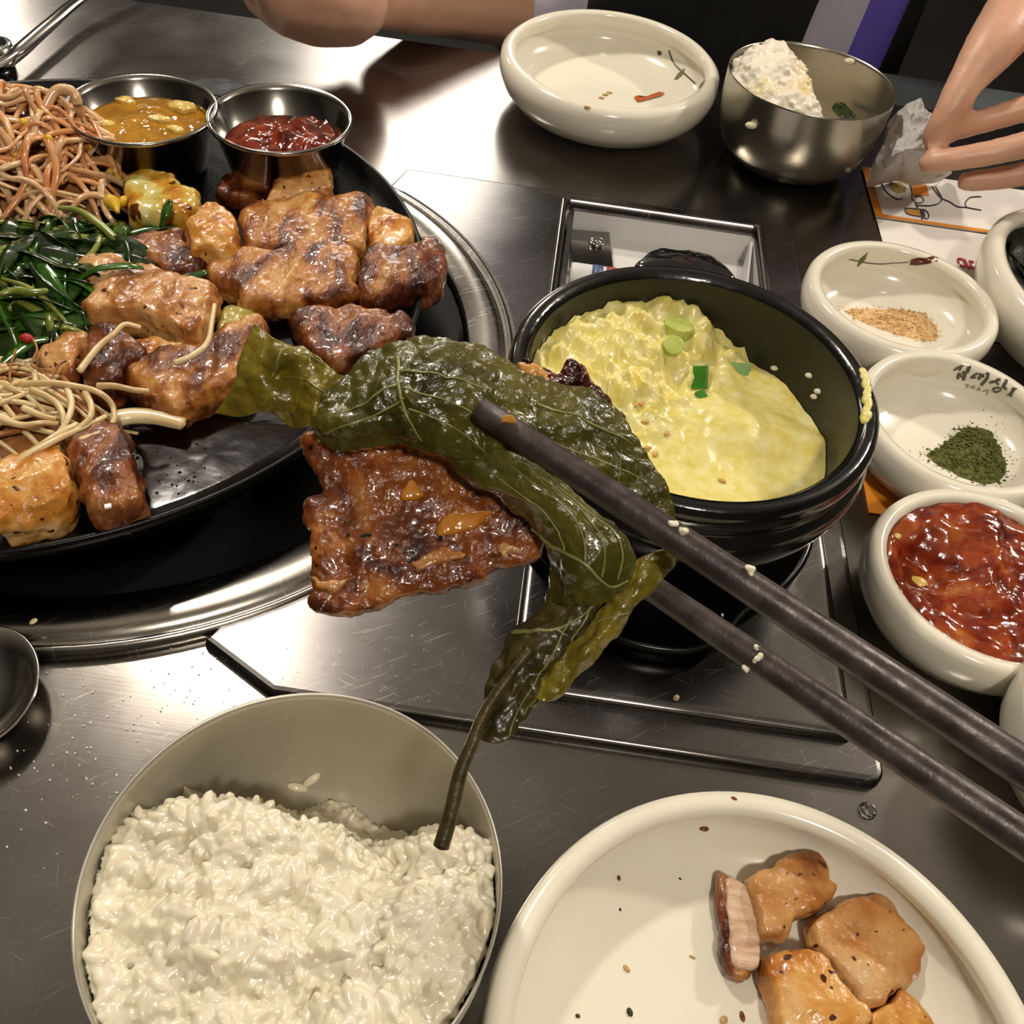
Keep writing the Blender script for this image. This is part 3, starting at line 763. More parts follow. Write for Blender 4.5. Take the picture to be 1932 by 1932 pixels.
decal_poly(TG, dG, 'printed_seal', [cp(*q) for q in ((1745, 590), (1832, 612), (1745, 742), (1668, 702))], 'greyink')
for q in ([(1010, 545), (1060, 560), (1020, 600)], [(1090, 600), (1150, 570), (1140, 620)], [(1190, 640), (1230, 595), (1240, 650)], [(1280, 655), (1370, 635), (1340, 705)]):
    decal(TG, dG, 'small_lettering', [cp(*a) for a in q], 2.6, 'greyink2')
# powders
def heap(tree, poly, h, mat, name, label, n=500, gs=.0006, z0=None, cat='powder', seed=1):
    P = [hit(tree, *q)[0] for q in poly]; P = [q for q in P if q]
    c = sum(P, Vector())/len(P)
    zb = min(q.z for q in P)
    V, Fc = [], []; O = cr_spline(P, 5, True); N = len(O); K = 12
    for i in range(K+1):
        s = 1-i/K
        for q in O:
            v = c+(q-c)*s; b = drop(tree, v.x, v.y, .2)[0]
            z = (b.z if b else v.z)
            V.append(Vector((v.x, v.y, z+h*(1-s**1.5)*(1+.5*fbm(v, 90, 3, seed))+(s < .98)*.0008*fbm(v, 300, 3, seed)-.0004*(s > .98))))
    for i in range(K):
        for j in range(N):
            m = (j+1) % N; Fc.append([i*N+j, i*N+m, (i+1)*N+m, (i+1)*N+j])
    gsx = []
    for i in range(n):
        k = random.randrange(len(V)); v = V[k]; r = gs*random.uniform(.5, 1.3)
        gsx.append(ball(v+Vector((random.gauss(0, .0012), random.gauss(0, .0012), random.uniform(-.0002, .0005))), (r*1.4, r, r*.7), 5, 4))
    for i in range(n//9):
        q = O[random.randrange(N)]; v = c+(q-c)*(1+abs(random.gauss(0, .16))); b = drop(tree, v.x, v.y, .2)[0]
        if b: gsx.append(ball(b+Vector((0, 0, .0002)), gs*random.uniform(.25, .5), 5, 4))
    return mk(name, join((V, Fc), *gsx), M[mat], None, True, label, cat, None, 'stuff')
heap(TB, [(1592, 585), (1620, 582), (1680, 584), (1730, 588), (1755, 600), (1772, 625), (1765, 645), (1720, 640), (1660, 622), (1615, 603)], .0035, 'brownpow', 'bean_powder', 'tan bean powder heaped along the wall of its cream dish')
heap(TG, [(1745, 862), (1770, 845), (1800, 820), (1830, 805), (1865, 810), (1885, 840), (1900, 870), (1895, 900), (1870, 915), (1830, 908), (1790, 890)], .006, 'greenpow', 'herb_powder', 'coarse green herb powder heaped in its cream dish', 900, .0006)
# kimchi
def kz(x, y, s, a):
    lx, ly = x-.1862, y-.2342
    z = .0275+.0045*fbm((x, y, 0), 45, 3, 4)+.0012*fbm((x, y, 0), 150, 3, 6)+.003*(ly/.04)
    z -= .012*math.exp(-(((lx+.022)/.012)**2+((ly-.004)/.014)**2))
    return z if s < .97 else z-.004
km = mk('red_kimchi', field(.1862, .2342, .0412, .0405, kz, 40, 110, 0, .012), M['kimchi'], None, True, 'glossy red chilli kimchi filling a small cream dish', 'kimchi', None, 'stuff')
KT = bvh(km)
for px, py, r in ((1732, 1098, .0032), (1690, 1012, .0016), (1700, 1135, .0026)):
    p, n = hit(KT, px, py)
    if p: mk('garlic_bit', slab([p+Vector((math.cos(a)*r*random.uniform(.8, 1.3), math.sin(a)*r*random.uniform(.7, 1.1), -.0008)) for a in (0, 1.2, 2.4, 3.6, 4.9)], n, .0016, .0004, 300, int(px)), M['garlicpale'], None, True, 'pale garlic bit sunk in the red kimchi', 'garlic bit', 'garlic bits in the kimchi')
# seaweed sheets
for i in range(9):
    c = Vector((.2835+random.uniform(-.006, .012), .452+random.uniform(-.03, .025), .014+.0024*i))
    pts = [c+Vector((math.cos(a)*.030*random.uniform(.8, 1.15), math.sin(a)*.052*random.uniform(.8, 1.12), 0)) for a in [k*math.pi/5+.2*i for k in range(10)]]
    mk('seaweed_sheet', slab(pts, (random.uniform(-.12, .12), random.uniform(-.12, .12), 1), .0012, .0032, 60, i, edge=.004, dome=.1), M['nori'], None, True, 'thin dark seaweed sheet piled in the cream oval dish', 'seaweed', 'seaweed sheets in the oval dish')

# pork, crumbs and flecks on the near plate
def on_tree(tree, pts):
    P = [hit(tree, *p)[0] for p in pts]
    return [q for q in P if q]
def z6(x, y): return (1250+x/3.513, 1500+y/3.513)
PZ = .0068
def flat(pts, z): return [at(px, py, z) for px, py in pts]
for nm, pts, th, mt, lab, sd in (
    ('pork_strip', [(345, 540), (390, 512), (440, 545), (520, 600), (560, 680), (585, 800), (605, 900), (612, 1000), (612, 1120), (600, 1200), (540, 1232), (450, 1222), (400, 1160), (375, 1060), (362, 900), (352, 760), (350, 640)], .007, 'pork2', 'narrow upright pork strip with pale face and seared brown edges on the plate', 3),
    ('pork_chunk', [(540, 585), (600, 540), (680, 510), (780, 450), (860, 400), (960, 398), (1040, 440), (1080, 520), (1090, 600), (1130, 650), (1090, 720), (1010, 780), (900, 820), (830, 860), (800, 960), (700, 970), (630, 980), (600, 850), (570, 720)], .012, 'pork3', 'ragged pork chunk with golden top and torn pale edge on the plate', 5),
    ('pork_slice', [(940, 920), (960, 860), (1060, 800), (1130, 740), (1240, 690), (1360, 660), (1480, 680), (1530, 760), (1600, 860), (1680, 960), (1725, 1040), (1700, 1150), (1640, 1240), (1560, 1300), (1480, 1360), (1400, 1425), (1310, 1410), (1250, 1320), (1180, 1220), (1080, 1120), (980, 1020)], .010, 'pork3', 'broad glossy pale pork slice on the plate', 9),
    ('pork_slice', [(640, 1130), (700, 1070), (820, 1050), (950, 1055), (1040, 1090), (1110, 1180), (1190, 1280), (1260, 1370), (1330, 1430), (1340, 1520), (1200, 1620), (950, 1650), (760, 1600), (720, 1450), (690, 1300), (650, 1220)], .012, 'pork4', 'golden brown rounded pork slice with a herb fleck on the plate', 12),
    ('pork_slice', [(1330, 1480), (1450, 1400), (1540, 1300), (1620, 1350), (1690, 1440), (1760, 1560), (1700, 1680), (1500, 1700), (1350, 1620)], .010, 'pork4', 'amber translucent pork slice at the rim of the plate', 15)):
    P = flat([z6(*p) for p in pts], PZ+th*.5)
    for q in P: q.z = PZ
    o = mk(nm, meat(P, (0, 0, 1), th, .0008, 120, sd, dome=.45, edge=.0010, vox=.0007), M[mt], None, True, lab, 'pork')
    if nm == 'pork_strip':
        c_ = sum(P, Vector())/len(P)
        P2 = [c_+(q-c_)*.86+Vector((.0012, 0, th*.80)) for q in P]
        mk('pale_face', meat(P2, (0, 0, 1), .0030, .0005, 160, 4, dome=.2, edge=.0004, vox=.0006), M['porkface'], o, label='pale fibrous cut face')
for px, py, r, mt, nm, lab in ((1362, 1492, .0017, 'sesame2', 'sesame_seed', 'pale sesame seed on the rim of the pork plate'), (1385, 1507, .0012, 'brownfleck', 'brown_fleck', 'round brown pepper fleck on the rim of the pork plate'),
        (1188, 1910, .0016, 'herb', 'herb_fleck', 'large dark green herb fleck on the pork plate'), (1090, 1917, .0012, 'herb', 'herb_fleck', 'small dark green herb fleck on the pork plate'), (1306, 1806, .0011, 'stain', 'oil_crumb', 'tiny tan crumb on the pork plate'),
        (1182, 1828, .0015, 'stain', 'oil_crumb', 'tan crumb on the pork plate'), (1167, 1656, .0012, 'brownfleck', 'brown_fleck', 'orange brown fleck on the inner wall of the pork plate'),
        (1328, 1562, .0018, 'brownfleck', 'brown_fleck', 'brown sauce fleck under the rim of the pork plate'), (1400, 1918, .0018, 'brownfleck', 'brown_fleck', 'dark brown crumb beside the pork slices'), (1365, 1925, .002, 'stain', 'oil_crumb', 'amber crumb beside the pork slices'),
        (1170, 1716, .0008, 'herb', 'herb_fleck', 'pinpoint herb fleck on the bare side of the pork plate'), (1283, 1658, .0007, 'herb', 'herb_fleck', 'pinpoint herb fleck under the plate wall')):
    p, n = hit(TN, px, py)
    if p: mk(nm, ball(p+n*r*.15, (r*random.uniform(.6, 1.0), r*random.uniform(.4, .6), r*.3), 8, 6, Matrix.Rotation(random.uniform(0, 3), 3, 'Z')), M[mt], None, True, lab, 'crumb')
# thin sauce film on the plate floor
g = poly_on(TN, [(1040, 1800), (1090, 1720), (1170, 1660), (1260, 1640), (1330, 1680), (1370, 1780), (1400, 1890), (1330, 1932), (1150, 1932), (1050, 1900)], .0004)

# ------------------------------------------------------------------ stone pot with steamed egg
PC = (.0595, .2683); PZ0 = .0125
pot = empty('stone_pot', (PC[0], PC[1], PZ0), 'glossy black earthenware pot of yellow steamed egg on the raised panel', 'pot')
pout = [(0, 0), (.040, 0), (.044, .002), (.052, .010), (.062, .024), (.0685, .038), (.0705, .046), (.0705, .050), (.0690, .0525), (.0675, .0535), (.0672, .0555), (.0685, .058), (.0690, .063), (.0683, .0665), (.0660, .0680), (.0630, .0675), (.0612, .0650)]
pin = [(.0612, .0650), (.0606, .060), (.0600, .045), (.056, .028), (.045, .014), (.03, .008), (0, .007)]
mk('pot_body', lathe(pout, (PC[0], PC[1], PZ0), 128, wob=lambda a, r, z: 1+.004*math.sin(3*a+z*60)), M['pot'], pot)
pi = mk('pot_lining', lathe(pin, (PC[0], PC[1], PZ0), 112), M['potin'], pot)
for a, wd in ((1.60, .036),):
    hx = lambda dr, dt: Vector((PC[0]+math.cos(a)*(.0705+dr)-math.sin(a)*dt, PC[1]+math.sin(a)*(.0705+dr)+math.cos(a)*dt, PZ0+.052))
    mk('pot_lug', slab([hx(-.006, -wd*.55), hx(.006, -wd*.5), hx(.0125, -wd*.3), hx(.0135, 0), hx(.0125, wd*.3), hx(.006, wd*.5), hx(-.006, wd*.55)], (0, 0, 1), .0135, .0006, 150, 3, edge=.0004), M['pot'], pot)
tr = mk('pot_trivet', lathe([(0, 0), (.050, 0), (.060, .001), (.0655, .004), (.0665, .0065), (.065, .0075), (.063, .0068), (.057, .0035), (.049, .0028), (0, .0028)], (PC[0], PC[1], .0096), 96,
    wob=lambda a, r, z: 1+.22*math.exp(-((((a+math.pi*.5) % (2*math.pi)-math.pi) % (2*math.pi)-math.pi)/.42)**4)*(r > .055)), M['tray'], None, True, 'flat black melamine trivet with a lug under the stone pot', 'trivet')
def egg_z(x, y, s=0, a=0):
    lx, ly = x-PC[0], y-PC[1]
    z = .0385+.10*max(0, -ly-.02)
    t = min(1, max(0, (-lx*.8+ly*.5+.005)/.048)); t = t*t*(3-2*t)
    z += .0155*t
    cr = min(1, max(0, (-lx*.8+ly*.75+.002)/.022))         # crumbly on the back left
    z += cr*(.0085*abs(fbm((x, y, 0), 62, 3, 11))+.0030*fbm((x, y, 0), 190, 3, 4))+(1-cr)*.0022*fbm((x, y, 0), 50, 4, 2)
    z += .006*math.exp(-(((lx-.022)/.026)**2+((ly-.006)/.016)**2))
    z -= .007*math.exp(-(((lx+.002)/.010)**2+((ly-.024)/.006)**2))
    return z+PZ0
def pot_in(z):
    z -= PZ0
    pts = [(.007, .01), (.008, .03), (.014, .045), (.028, .056), (.045, .060), (.060, .0606), (.09, .0612)]
    for (a_, r), (b_, q) in zip(pts, pts[1:]):
        if a_ <= z <= b_: return r+(q-r)*(z-a_)/(b_-a_)
    return .0612
V, Fc = field(0, 0, 1, 1, lambda x, y, s, a: 0, 64, 170)
EV = []
for v in V:
    rr = .06
    for _ in range(6):
        x, y = PC[0]+v.x*rr, PC[1]+v.y*rr; z = egg_z(x, y); rr = pot_in(z)-.0003
    EV.append(Vector((x, y, z)))
egg = mk('steamed_egg', (EV, Fc), M['egg'], None, True, 'soft yellow steamed egg, half crumbly half smooth, in the black pot', 'steamed egg')
ET = bvh(egg)
def piece_on(tree, name, px, py, size, mat, lab, cat, grp=None, up=None, tilt=0, hollow=True, rot=0):
    p, n = hit(tree, px, py)
    if p is None: return
    rx, h = size
    if hollow: prof = [(rx*.55, 0), (rx, 0), (rx, h), (rx*.55, h), (rx*.55, 0)]
    else: prof = [(0, 0), (rx, 0), (rx, h), (0, h)]
    g = lathe(prof, (0, 0, 0), 20)
    ax = Vector(up).normalized() if up else n
    q = Vector((0, 0, 1)).rotation_difference(ax)
    g = [q @ Vector(v)+p-ax*h*.3 for v in g[0]], g[1]
    o = mk(name, g, M[mat], None, False, lab, cat, grp)
    m = o.modifiers.new('b', 'BEVEL'); m.width = .0003; m.segments = 2
    for f in o.data.polygons: f.use_smooth = False
    return o
piece_on(ET, 'scallion_slice', 1277, 625, (.0062, .0058), 'scallion2', 'thick pale green scallion slice on top of the egg', 'scallion', up=(.05, .1, 1), hollow=False)
piece_on(ET, 'scallion_slice', 1268, 655, (.0042, .004), 'scallion2', 'small pale scallion core just under the thick slice', 'scallion', up=(.1, -.5, 1), hollow=False)
def box_on(tree, name, px, py, s, mat, lab, cat, rot=0):
    p, n = hit(tree, px, py)
    if p is None: return None
    g = box((0, 0, 0), s, rot, .0005); q = Vector((0, 0, 1)).rotation_difference((n+Vector((0, -.5, .3))).normalized())
    return mk(name, ([q @ Vector(v)+p for v in g[0]], g[1]), M[mat], None, False, lab, cat)
box_on(ET, 'scallion_piece', 1320, 712, (.0068, .0098, .0022), 'scallion', 'dark green square scallion piece lying on the egg', 'scallion', -.1)
box_on(ET, 'scallion_piece', 1324, 748, (.0045, .0052, .002), 'scallion', 'small dark green scallion corner below the square piece', 'scallion', .5)
box_on(ET, 'scallion_piece', 1397, 702, (.0085, .0078, .0018), 'scallion3', 'light green scallion piece half sunk in the egg', 'scallion', .1)
for px, py, r in ((1196, 765, .6), (1212, 762, .9), (1217, 797, .2), (1258, 818, .9), (1222, 846, .3), (1236, 858, 1.1), (1362, 908, -.4)):
    p, n = hit(ET, px, py)
    if p: mk('sesame_seed', ball(p+n*.0004, (.0017, .0010, .0007), 9, 6, Matrix.Rotation(r, 3, 'Z')), M['sesame'], None, True, 'toasted sesame seed on the smooth yellow egg', 'sesame seed', 'sesame seeds on the egg')
pt = bvh(*[o for o in pot.children])
g = []
for i in range(34):
    t = i/33; p, n = hit(pt, 1629+9*math.sin(t*3.1)+random.uniform(-4, 4), 688+105*t)
    if p: r = random.uniform(.0012, .0022); g.append(ball(p-n*.0004, (r, r*1.2, r*.8), 8, 6))
mk('dried_egg', remesh(g, .0004, 2), M['egg'], pot, label='pale dried egg crusted on the pot rim')
p, n = hit(pt, 1614, 660)
if p: mk('egg_crumb', remesh([ball(p+n*.0003, (.0024, .0018, .0012), 8, 6), ball(p+Vector((.001, -.002, -.0002)), (.0018, .0022, .001), 8, 6)], .0004, 2), M['rice'], pot)
for px, py in ((1528, 708), (1545, 738), (1462, 694), (1538, 748)):
    p, n = hit(pt, px, py)
    if p: mk('egg_crumb', ball(p+n*.0004, (.0018, .0014, .001), 8, 6), M['rice'], pot)

# ------------------------------------------------------------------ steel cups on the griddle
CUP = [(0, .001), (.023, .001), (.0245, 0), (.026, .002), (.0325, .0285), (.0345, .0292), (.0352, .0306), (.0345, .0318), (.0330, .0312), (.0315, .0295), (.0250, .004), (0, .0035)]
CUPB = [(r*1.02, z) for r, z in CUP]
CUP = [(r*1.0634, z*1.03) for r, z in CUP]; CUPB = [(r*1.02, z) for r, z in CUP]
c1 = Vector((-.2175, .4429)); c2 = Vector((-.1487, .4535))
cup1 = empty('sauce_cup', (c1.x, c1.y, GZ+.0005), 'steel sauce cup of golden oil and garlic standing on the griddle', 'cup')
cup2 = empty('sauce_cup', (c2.x, c2.y, GZ+.0005), 'steel sauce cup of dark red soybean paste standing on the griddle', 'cup')
mk('cup_wall', lathe(CUPB, (c1.x, c1.y, GZ+.0005), 80), M['cup'], cup1)
mk('cup_wall', lathe(CUP, (c2.x, c2.y, GZ+.0005), 80), M['cup'], cup2)
o1 = mk('garlic_oil', field(c1.x, c1.y, .0321, .0321, lambda x, y, s, a: GZ+.0228+(.0011*fbm((x, y, 0), 130, 3, 3) if s < .95 else 0), 24, 72, 0, GZ+.006), M['oil'], None, True, 'golden oil filling a steel sauce cup', 'oil', None, 'stuff')
OT = bvh(o1)
for i, (px, py, s, lab) in enumerate(((345, 205, .008, 'large pale garlic clove floating in the golden oil'), (235, 190, .006, 'garlic slice against the cup wall in the golden oil'), (300, 225, .006, 'garlic slice in the middle of the golden oil'), (200, 235, .0055, 'garlic slice beside the sprout in the golden oil'), (330, 245, .005, 'small garlic slice near the cup lip'))):
    p, n = hit(OT, px, py)
    if p: mk('garlic_clove', slab([p+Vector((math.cos(a)*s, math.sin(a)*s*.55, -.003)) for a in (0, 1, 2, 3, 4, 5.2)], (0, 0, 1), .0042+.001*(i == 0), .0008, 180, i), M['garlicpale'], None, True, lab, 'garlic')
s1 = mk('soybean_paste', field(c2.x, c2.y, .0303, .0303, lambda x, y, s, a: GZ+.0195+(.0045*fbm((x, y, 0), 75, 3, 9)+.004*(1-s) if s < .96 else -.001), 28, 80, 0, GZ+.006), M['ssam'], None, True, 'glossy dark red soybean paste in a steel cup', 'paste', None, 'stuff')

# ------------------------------------------------------------------ pork and vegetables on the griddle
def c2x(x, y): return (x/3.864, 320+y/3.864)
def c3x(x, y): return (380+x/3.864, 300+y/3.864)
def c4x(x, y): return (x/2.972, 650+y/2.972)
FOOD = [
 ('pork_curl', c3x, [(105, 215), (150, 180), (330, 130), (480, 100), (560, 88), (640, 130), (560, 210), (450, 260), (330, 320), (180, 300), (110, 260)], .010, .0, 'pork2', 'thin browned pork curl touching the paste cup', 1),
 ('pork_curl', c3x, [(450, 340), (520, 270), (600, 190), (720, 140), (830, 140), (915, 95), (960, 170), (970, 240), (900, 285), (700, 320), (560, 370), (470, 365)], .013, .002, 'pork3', 'pale curled pork scrap touching the paste cup', 2),
 ('pork_belly', c3x, [(1245, 370), (1330, 400), (1430, 450), (1520, 480), (1550, 560), (1510, 650), (1440, 690), (1300, 690), (1220, 650), (1200, 500)], .012, .0, 'pork4', 'golden pork end tucked against the griddle rim', 4),
 ('pork_belly', c3x, [(290, 470), (310, 380), (380, 335), (450, 380), (600, 340), (750, 310), (880, 290), (960, 320), (1090, 285), (1200, 280), (1240, 340), (1235, 480), (1200, 620), (1180, 680), (1000, 690), (800, 710), (600, 710), (430, 700), (300, 650)], .014, .001, 'pork1', 'thick golden pork belly slice next to the pale curled scrap', 3),
 ('pork_belly', c3x, [(1180, 720), (1260, 680), (1400, 690), (1550, 670), (1690, 610), (1760, 720), (1780, 820), (1740, 920), (1640, 990), (1480, 1000), (1300, 1050), (1180, 1030), (1150, 930)], .016, .0, 'pork2', 'dark browned pork chunk overhanging the griddle rim', 6),
 ('pork_belly', c3x, [(30, 820), (160, 730), (300, 700), (450, 720), (650, 680), (760, 650), (900, 660), (1060, 640), (1150, 690), (1170, 800), (1150, 920), (1150, 1000), (1000, 1040), (800, 1080), (500, 1110), (330, 1110), (240, 1060), (260, 1000), (150, 960), (60, 900)], .014, .0, 'pork1', 'long striped pork belly slice between two thick pork slices', 5),
 ('pork_belly', c3x, [(640, 1170), (760, 1140), (880, 1100), (950, 1130), (1100, 1100), (1230, 1130), (1340, 1130), (1400, 1190), (1520, 1170), (1550, 1250), (1500, 1330), (1350, 1390), (1150, 1480), (1000, 1520), (880, 1480), (760, 1390), (700, 1290)], .012, .0, 'pork2', 'browned pork slice between the striped slice and the lifted leaf', 7),
 ('pork_strip', c2x, [(440, 630), (560, 540), (650, 510), (850, 550), (1000, 540), (1100, 490), (1250, 490), (1370, 480), (1400, 580), (1600, 660), (1650, 690), (1500, 740), (1250, 780), (1100, 720), (900, 690), (700, 700), (520, 680)], .012, .0, 'pork2', 'long brown pork strip beside the green leaves', 9),
 ('rice_cake', c2x, [(1365, 500), (1380, 420), (1460, 330), (1560, 290), (1660, 350), (1740, 430), (1750, 530), (1700, 620), (1600, 650), (1450, 620), (1370, 560)], .014, .006, 'pork4', 'orange seared chunk with a pale side resting on the pork', 8),
 ('pork_fold', c2x, [(560, 780), (620, 690), (760, 650), (860, 680), (1000, 740), (1130, 750), (1240, 820), (1400, 860), (1560, 890), (1590, 980), (1530, 1150), (1480, 1270), (1380, 1280), (1250, 1200), (1050, 1140), (900, 1110), (680, 1110), (590, 1050), (640, 1000), (700, 950), (650, 900), (580, 850)], .017, .002, 'pork3', 'large pale folded pork piece crossed by a green chive', 10),
 ('pork_slice', c2x, [(960, 1330), (1100, 1280), (1300, 1300), (1480, 1280), (1350, 1350), (1180, 1400), (1050, 1450), (980, 1400)], .010, .0, 'pork4', 'flat golden pork slice under the folded piece', 16),
 ('pork_slice', c2x, [(260, 1400), (400, 1300), (560, 1240), (640, 1230), (680, 1290), (600, 1450), (560, 1550), (420, 1540), (330, 1480)], .014, .0, 'pork3', 'pale flat pork slice beside the enoki mushrooms', 12),
 ('pork_fold', c2x, [(590, 1540), (640, 1340), (740, 1180), (880, 1200), (930, 1270), (1000, 1330), (1050, 1400), (950, 1500), (900, 1590), (780, 1640), (620, 1580)], .018, .0, 'pork2', 'brown folded pork piece touching the enoki mushrooms', 11),
 ('pork_belly', c2x, [(920, 1500), (1000, 1440), (1200, 1390), (1380, 1350), (1540, 1270), (1680, 1180), (1850, 1110), (1950, 1150), (1950, 1330), (1850, 1500), (1700, 1640), (1500, 1720), (1300, 1800), (1200, 1780), (1060, 1700), (960, 1620)], .016, .0, 'pork1', 'twisted glossy pork belly piece beside the lifted leaf', 13),
 ('grilled_onion', c2x, [(905, 110), (1000, 70), (1120, 60), (1250, 100), (1350, 160), (1400, 220), (1470, 220), (1450, 300), (1350, 390), (1220, 400), (1100, 390), (980, 370), (930, 280), (910, 180)], .016, .0, 'onion', 'yellow grilled onion wedge with scorched patches', 14),
 ('zucchini_slice', c2x, [(1600, 1080), (1700, 1020), (1850, 1050), (1900, 1080), (1800, 1150), (1650, 1220), (1600, 1200)], .008, .0, 'potato', 'pale yellow zucchini slice between the pork pieces', 15),
 ('mushroom_chunk', c4x, [(-40, 800), (0, 750), (180, 660), (330, 610), (400, 660), (440, 760), (430, 880), (330, 970), (150, 1020), (0, 1060), (-60, 1000)], .020, .0, 'pork4', 'thick golden seared chunk against the griddle rim below the enoki', 17),
 ('mushroom_chunk', c4x, [(390, 590), (500, 510), (600, 490), (720, 540), (780, 650), (790, 780), (800, 900), (740, 980), (620, 1000), (520, 960), (470, 850), (430, 700)], .019, .0, 'pork2', 'dark brown seared chunk with a salt grain beside the oil pool', 18),
]
foods = []
for nm, tf, pts, th, dz, mt, lab, sd in FOOD:
    zm = GZ+.0008+dz
    cat = 'onion' if 'onion' in nm else 'zucchini' if 'zuc' in nm else 'mushroom' if 'mush' in nm else 'rice cake' if 'cake' in nm else 'pork'
    P = flat([tf(*q) for q in pts], zm+th*.6)
    for q in P: q.z = zm
    o = mk(nm, meat(P, (0, 0, 1), th, .0019, 75, sd, dome=.6, edge=.0022), M[mt], None, True, lab, cat)
    foods.append(o)
p, n = hit(bvh(foods[-1]), 205, 955)
if p: mk('salt_flake', box(p+n*.0006, (.0022, .0016, .001), .5), M['salt'], None, False, 'white salt flake stuck to the dark seared chunk', 'salt')
FT = bvh(body, *foods)

# heaps of sprouts, greens and enoki: a mound under loose strands
def mound_fn(cx, cy, rx, ry, h, rot=0):
    c, s = math.cos(rot), math.sin(rot)
    def f(x, y):
        dx, dy = x-cx, y-cy; u = (dx*c+dy*s)/rx; v = (-dx*s+dy*c)/ry; d = u*u+v*v
        return GZ+h*max(0, 1-d)**.7*(1+.25*fbm((x, y, 0), 45, 2, 3))
    return f
def strand(f, x, y, hd, L, curl, n=9, lift=.002, arch=.0):
    P = []
    for i in range(n):
        t = i/(n-1)
        P.append(Vector((x, y, max(f(x, y), GZ+.0012)+lift+arch*math.sin(math.pi*t))))
        x += math.cos(hd)*L/(n-1); y += math.sin(hd)*L/(n-1); hd += curl/(n-1)
    return P
sp = at(45, 300, .062+DZ); sf = mound_fn(sp.x-.012, sp.y+.012, .060, .058, .034)
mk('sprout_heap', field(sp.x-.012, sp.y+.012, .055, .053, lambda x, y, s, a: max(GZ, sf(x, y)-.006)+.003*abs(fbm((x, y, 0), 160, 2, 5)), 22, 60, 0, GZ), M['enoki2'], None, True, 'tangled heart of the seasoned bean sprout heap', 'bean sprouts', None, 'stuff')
for i in range(250):
    a = random.uniform(0, 6.28); r = math.sqrt(random.random())
    x, y = sp.x-.012+math.cos(a)*r*.055, sp.y+.012+math.sin(a)*r*.052
    L = random.uniform(.018, .038); hd = random.uniform(0, 6.28)
    x -= math.cos(hd)*L*.5; y -= math.sin(hd)*L*.5
    P = cr_spline(strand(sf, x, y, hd, L, random.uniform(-1.8, 1.8), 7, random.uniform(.0005, .005), random.uniform(0, .004)), 2)
    r0 = random.uniform(.0015, .0026)
    lab = 'pale bean sprout in the seasoned heap beside the oil cup' if i % 2 else 'orange seasoned bean sprout in the heap beside the oil cup'
    if i % 3 == 0: lab += ', with a yellow head'
    o = mk('bean_sprout', tube(P, lambda t: r0*(1-.45*t), 6, random.uniform(.5, .9)), M['sprout' if i % 2 else 'sprout2'], None, True, lab, 'bean sprout', 'bean sprouts in the heap')
    if i % 3 == 0:
        mk('sprout_head', ball(P[0], (.0028, .0021, .0018), 8, 6, Matrix.Rotation(hd, 3, 'Z')), M['yellow'], o)
def traced(pts, zs, name, rad, mat, lab, cat, flat=1.0, grp=None, sides=7):
    P = cr_spline([at(p[0], p[1], z+DZ) for p, z in zip(pts, zs)], 6)
    return mk(name, tube(P, rad, sides, flat), M[mat], None, True, lab, cat, grp)
traced([(85, 205), (105, 172), (135, 172), (148, 200), (152, 228)], [.078, .084, .084, .078, .068], 'bean_sprout', .0026, 'sprout', 'long bean sprout arched over the lip of the oil cup', 'bean sprout')
traced([(110, 345), (150, 320), (180, 305), (210, 308)], [.06, .062, .062, .06], 'bean_sprout', lambda t: .0015+.0014*t, 'sprout', 'bean sprout sticking out of the heap under the oil cup', 'bean sprout')
o = traced([(200, 378), (207, 380), (214, 384), (219, 392), (222, 400)], [.056]*5, 'sprout_head', lambda t: .0012+.0028*math.sin(math.pi*min(1, t+.15)), 'yellow', 'bright yellow sprout head between the greens and the onion', 'sprout head')
mk('sprout_lobe', ball(at(233, 380, .056+DZ), (.002, .0036, .0026), 9, 7), M['yellow'], o)
o = traced([(146, 228), (150, 233), (160, 235), (172, 232)], [.067]*4, 'sprout_head', lambda t: .0026*math.sin(math.pi*min(.95, t*.8+.2)), 'yellow', 'yellow sprout head resting in the oil cup', 'sprout head')

gp = at(90, 530, .052+DZ); gf = mound_fn(gp.x-.008, gp.y+.002, .056, .054, .018, .4)
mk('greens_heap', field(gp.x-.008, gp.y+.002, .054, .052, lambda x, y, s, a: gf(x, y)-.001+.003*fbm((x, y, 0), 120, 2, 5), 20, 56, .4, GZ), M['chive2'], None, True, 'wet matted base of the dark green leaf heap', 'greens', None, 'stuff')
for i in range(150):
    a = random.uniform(0, 6.28); r = math.sqrt(random.random())
    x, y = gp.x-.008+math.cos(a)*r*.050, gp.y+.002+math.sin(a)*r*.048
    L = random.uniform(.025, .055); hd = random.gauss(-.35, .8)
    x -= math.cos(hd)*L*.5; y -= math.sin(hd)*L*.5
    P = cr_spline(strand(gf, x, y, hd, L, random.uniform(-1.4, 1.4), 7, random.uniform(.0, .004), random.uniform(0, .004)), 2)
    k = i % 5; wd = (.0016, .0046, .0052, .0019, .0040)[k]*random.uniform(.8, 1.3)
    mt = ('chive', 'chive2', 'chive2', 'chive3', 'chive')[k]
    lab = ('thin green chive blade in the greens heap', 'broad dark wilted leaf in the greens heap', 'broad dark wilted leaf in the greens heap', 'pale green stalk in the greens heap', 'bright green leaf blade in the greens heap')[k]
    mk('green_leaf' if k in (1, 2, 4) else 'chive', tube(P, lambda t: wd*(.3+.7*math.sin(math.pi*min(1, .1+t*.9))), 6, .09 if k != 3 else .7, (random.gauss(0, .7), random.gauss(0, .7), 1)), M[mt], None, True, lab, 'leaf' if k != 3 else 'stalk', 'greens in the griddle heap')
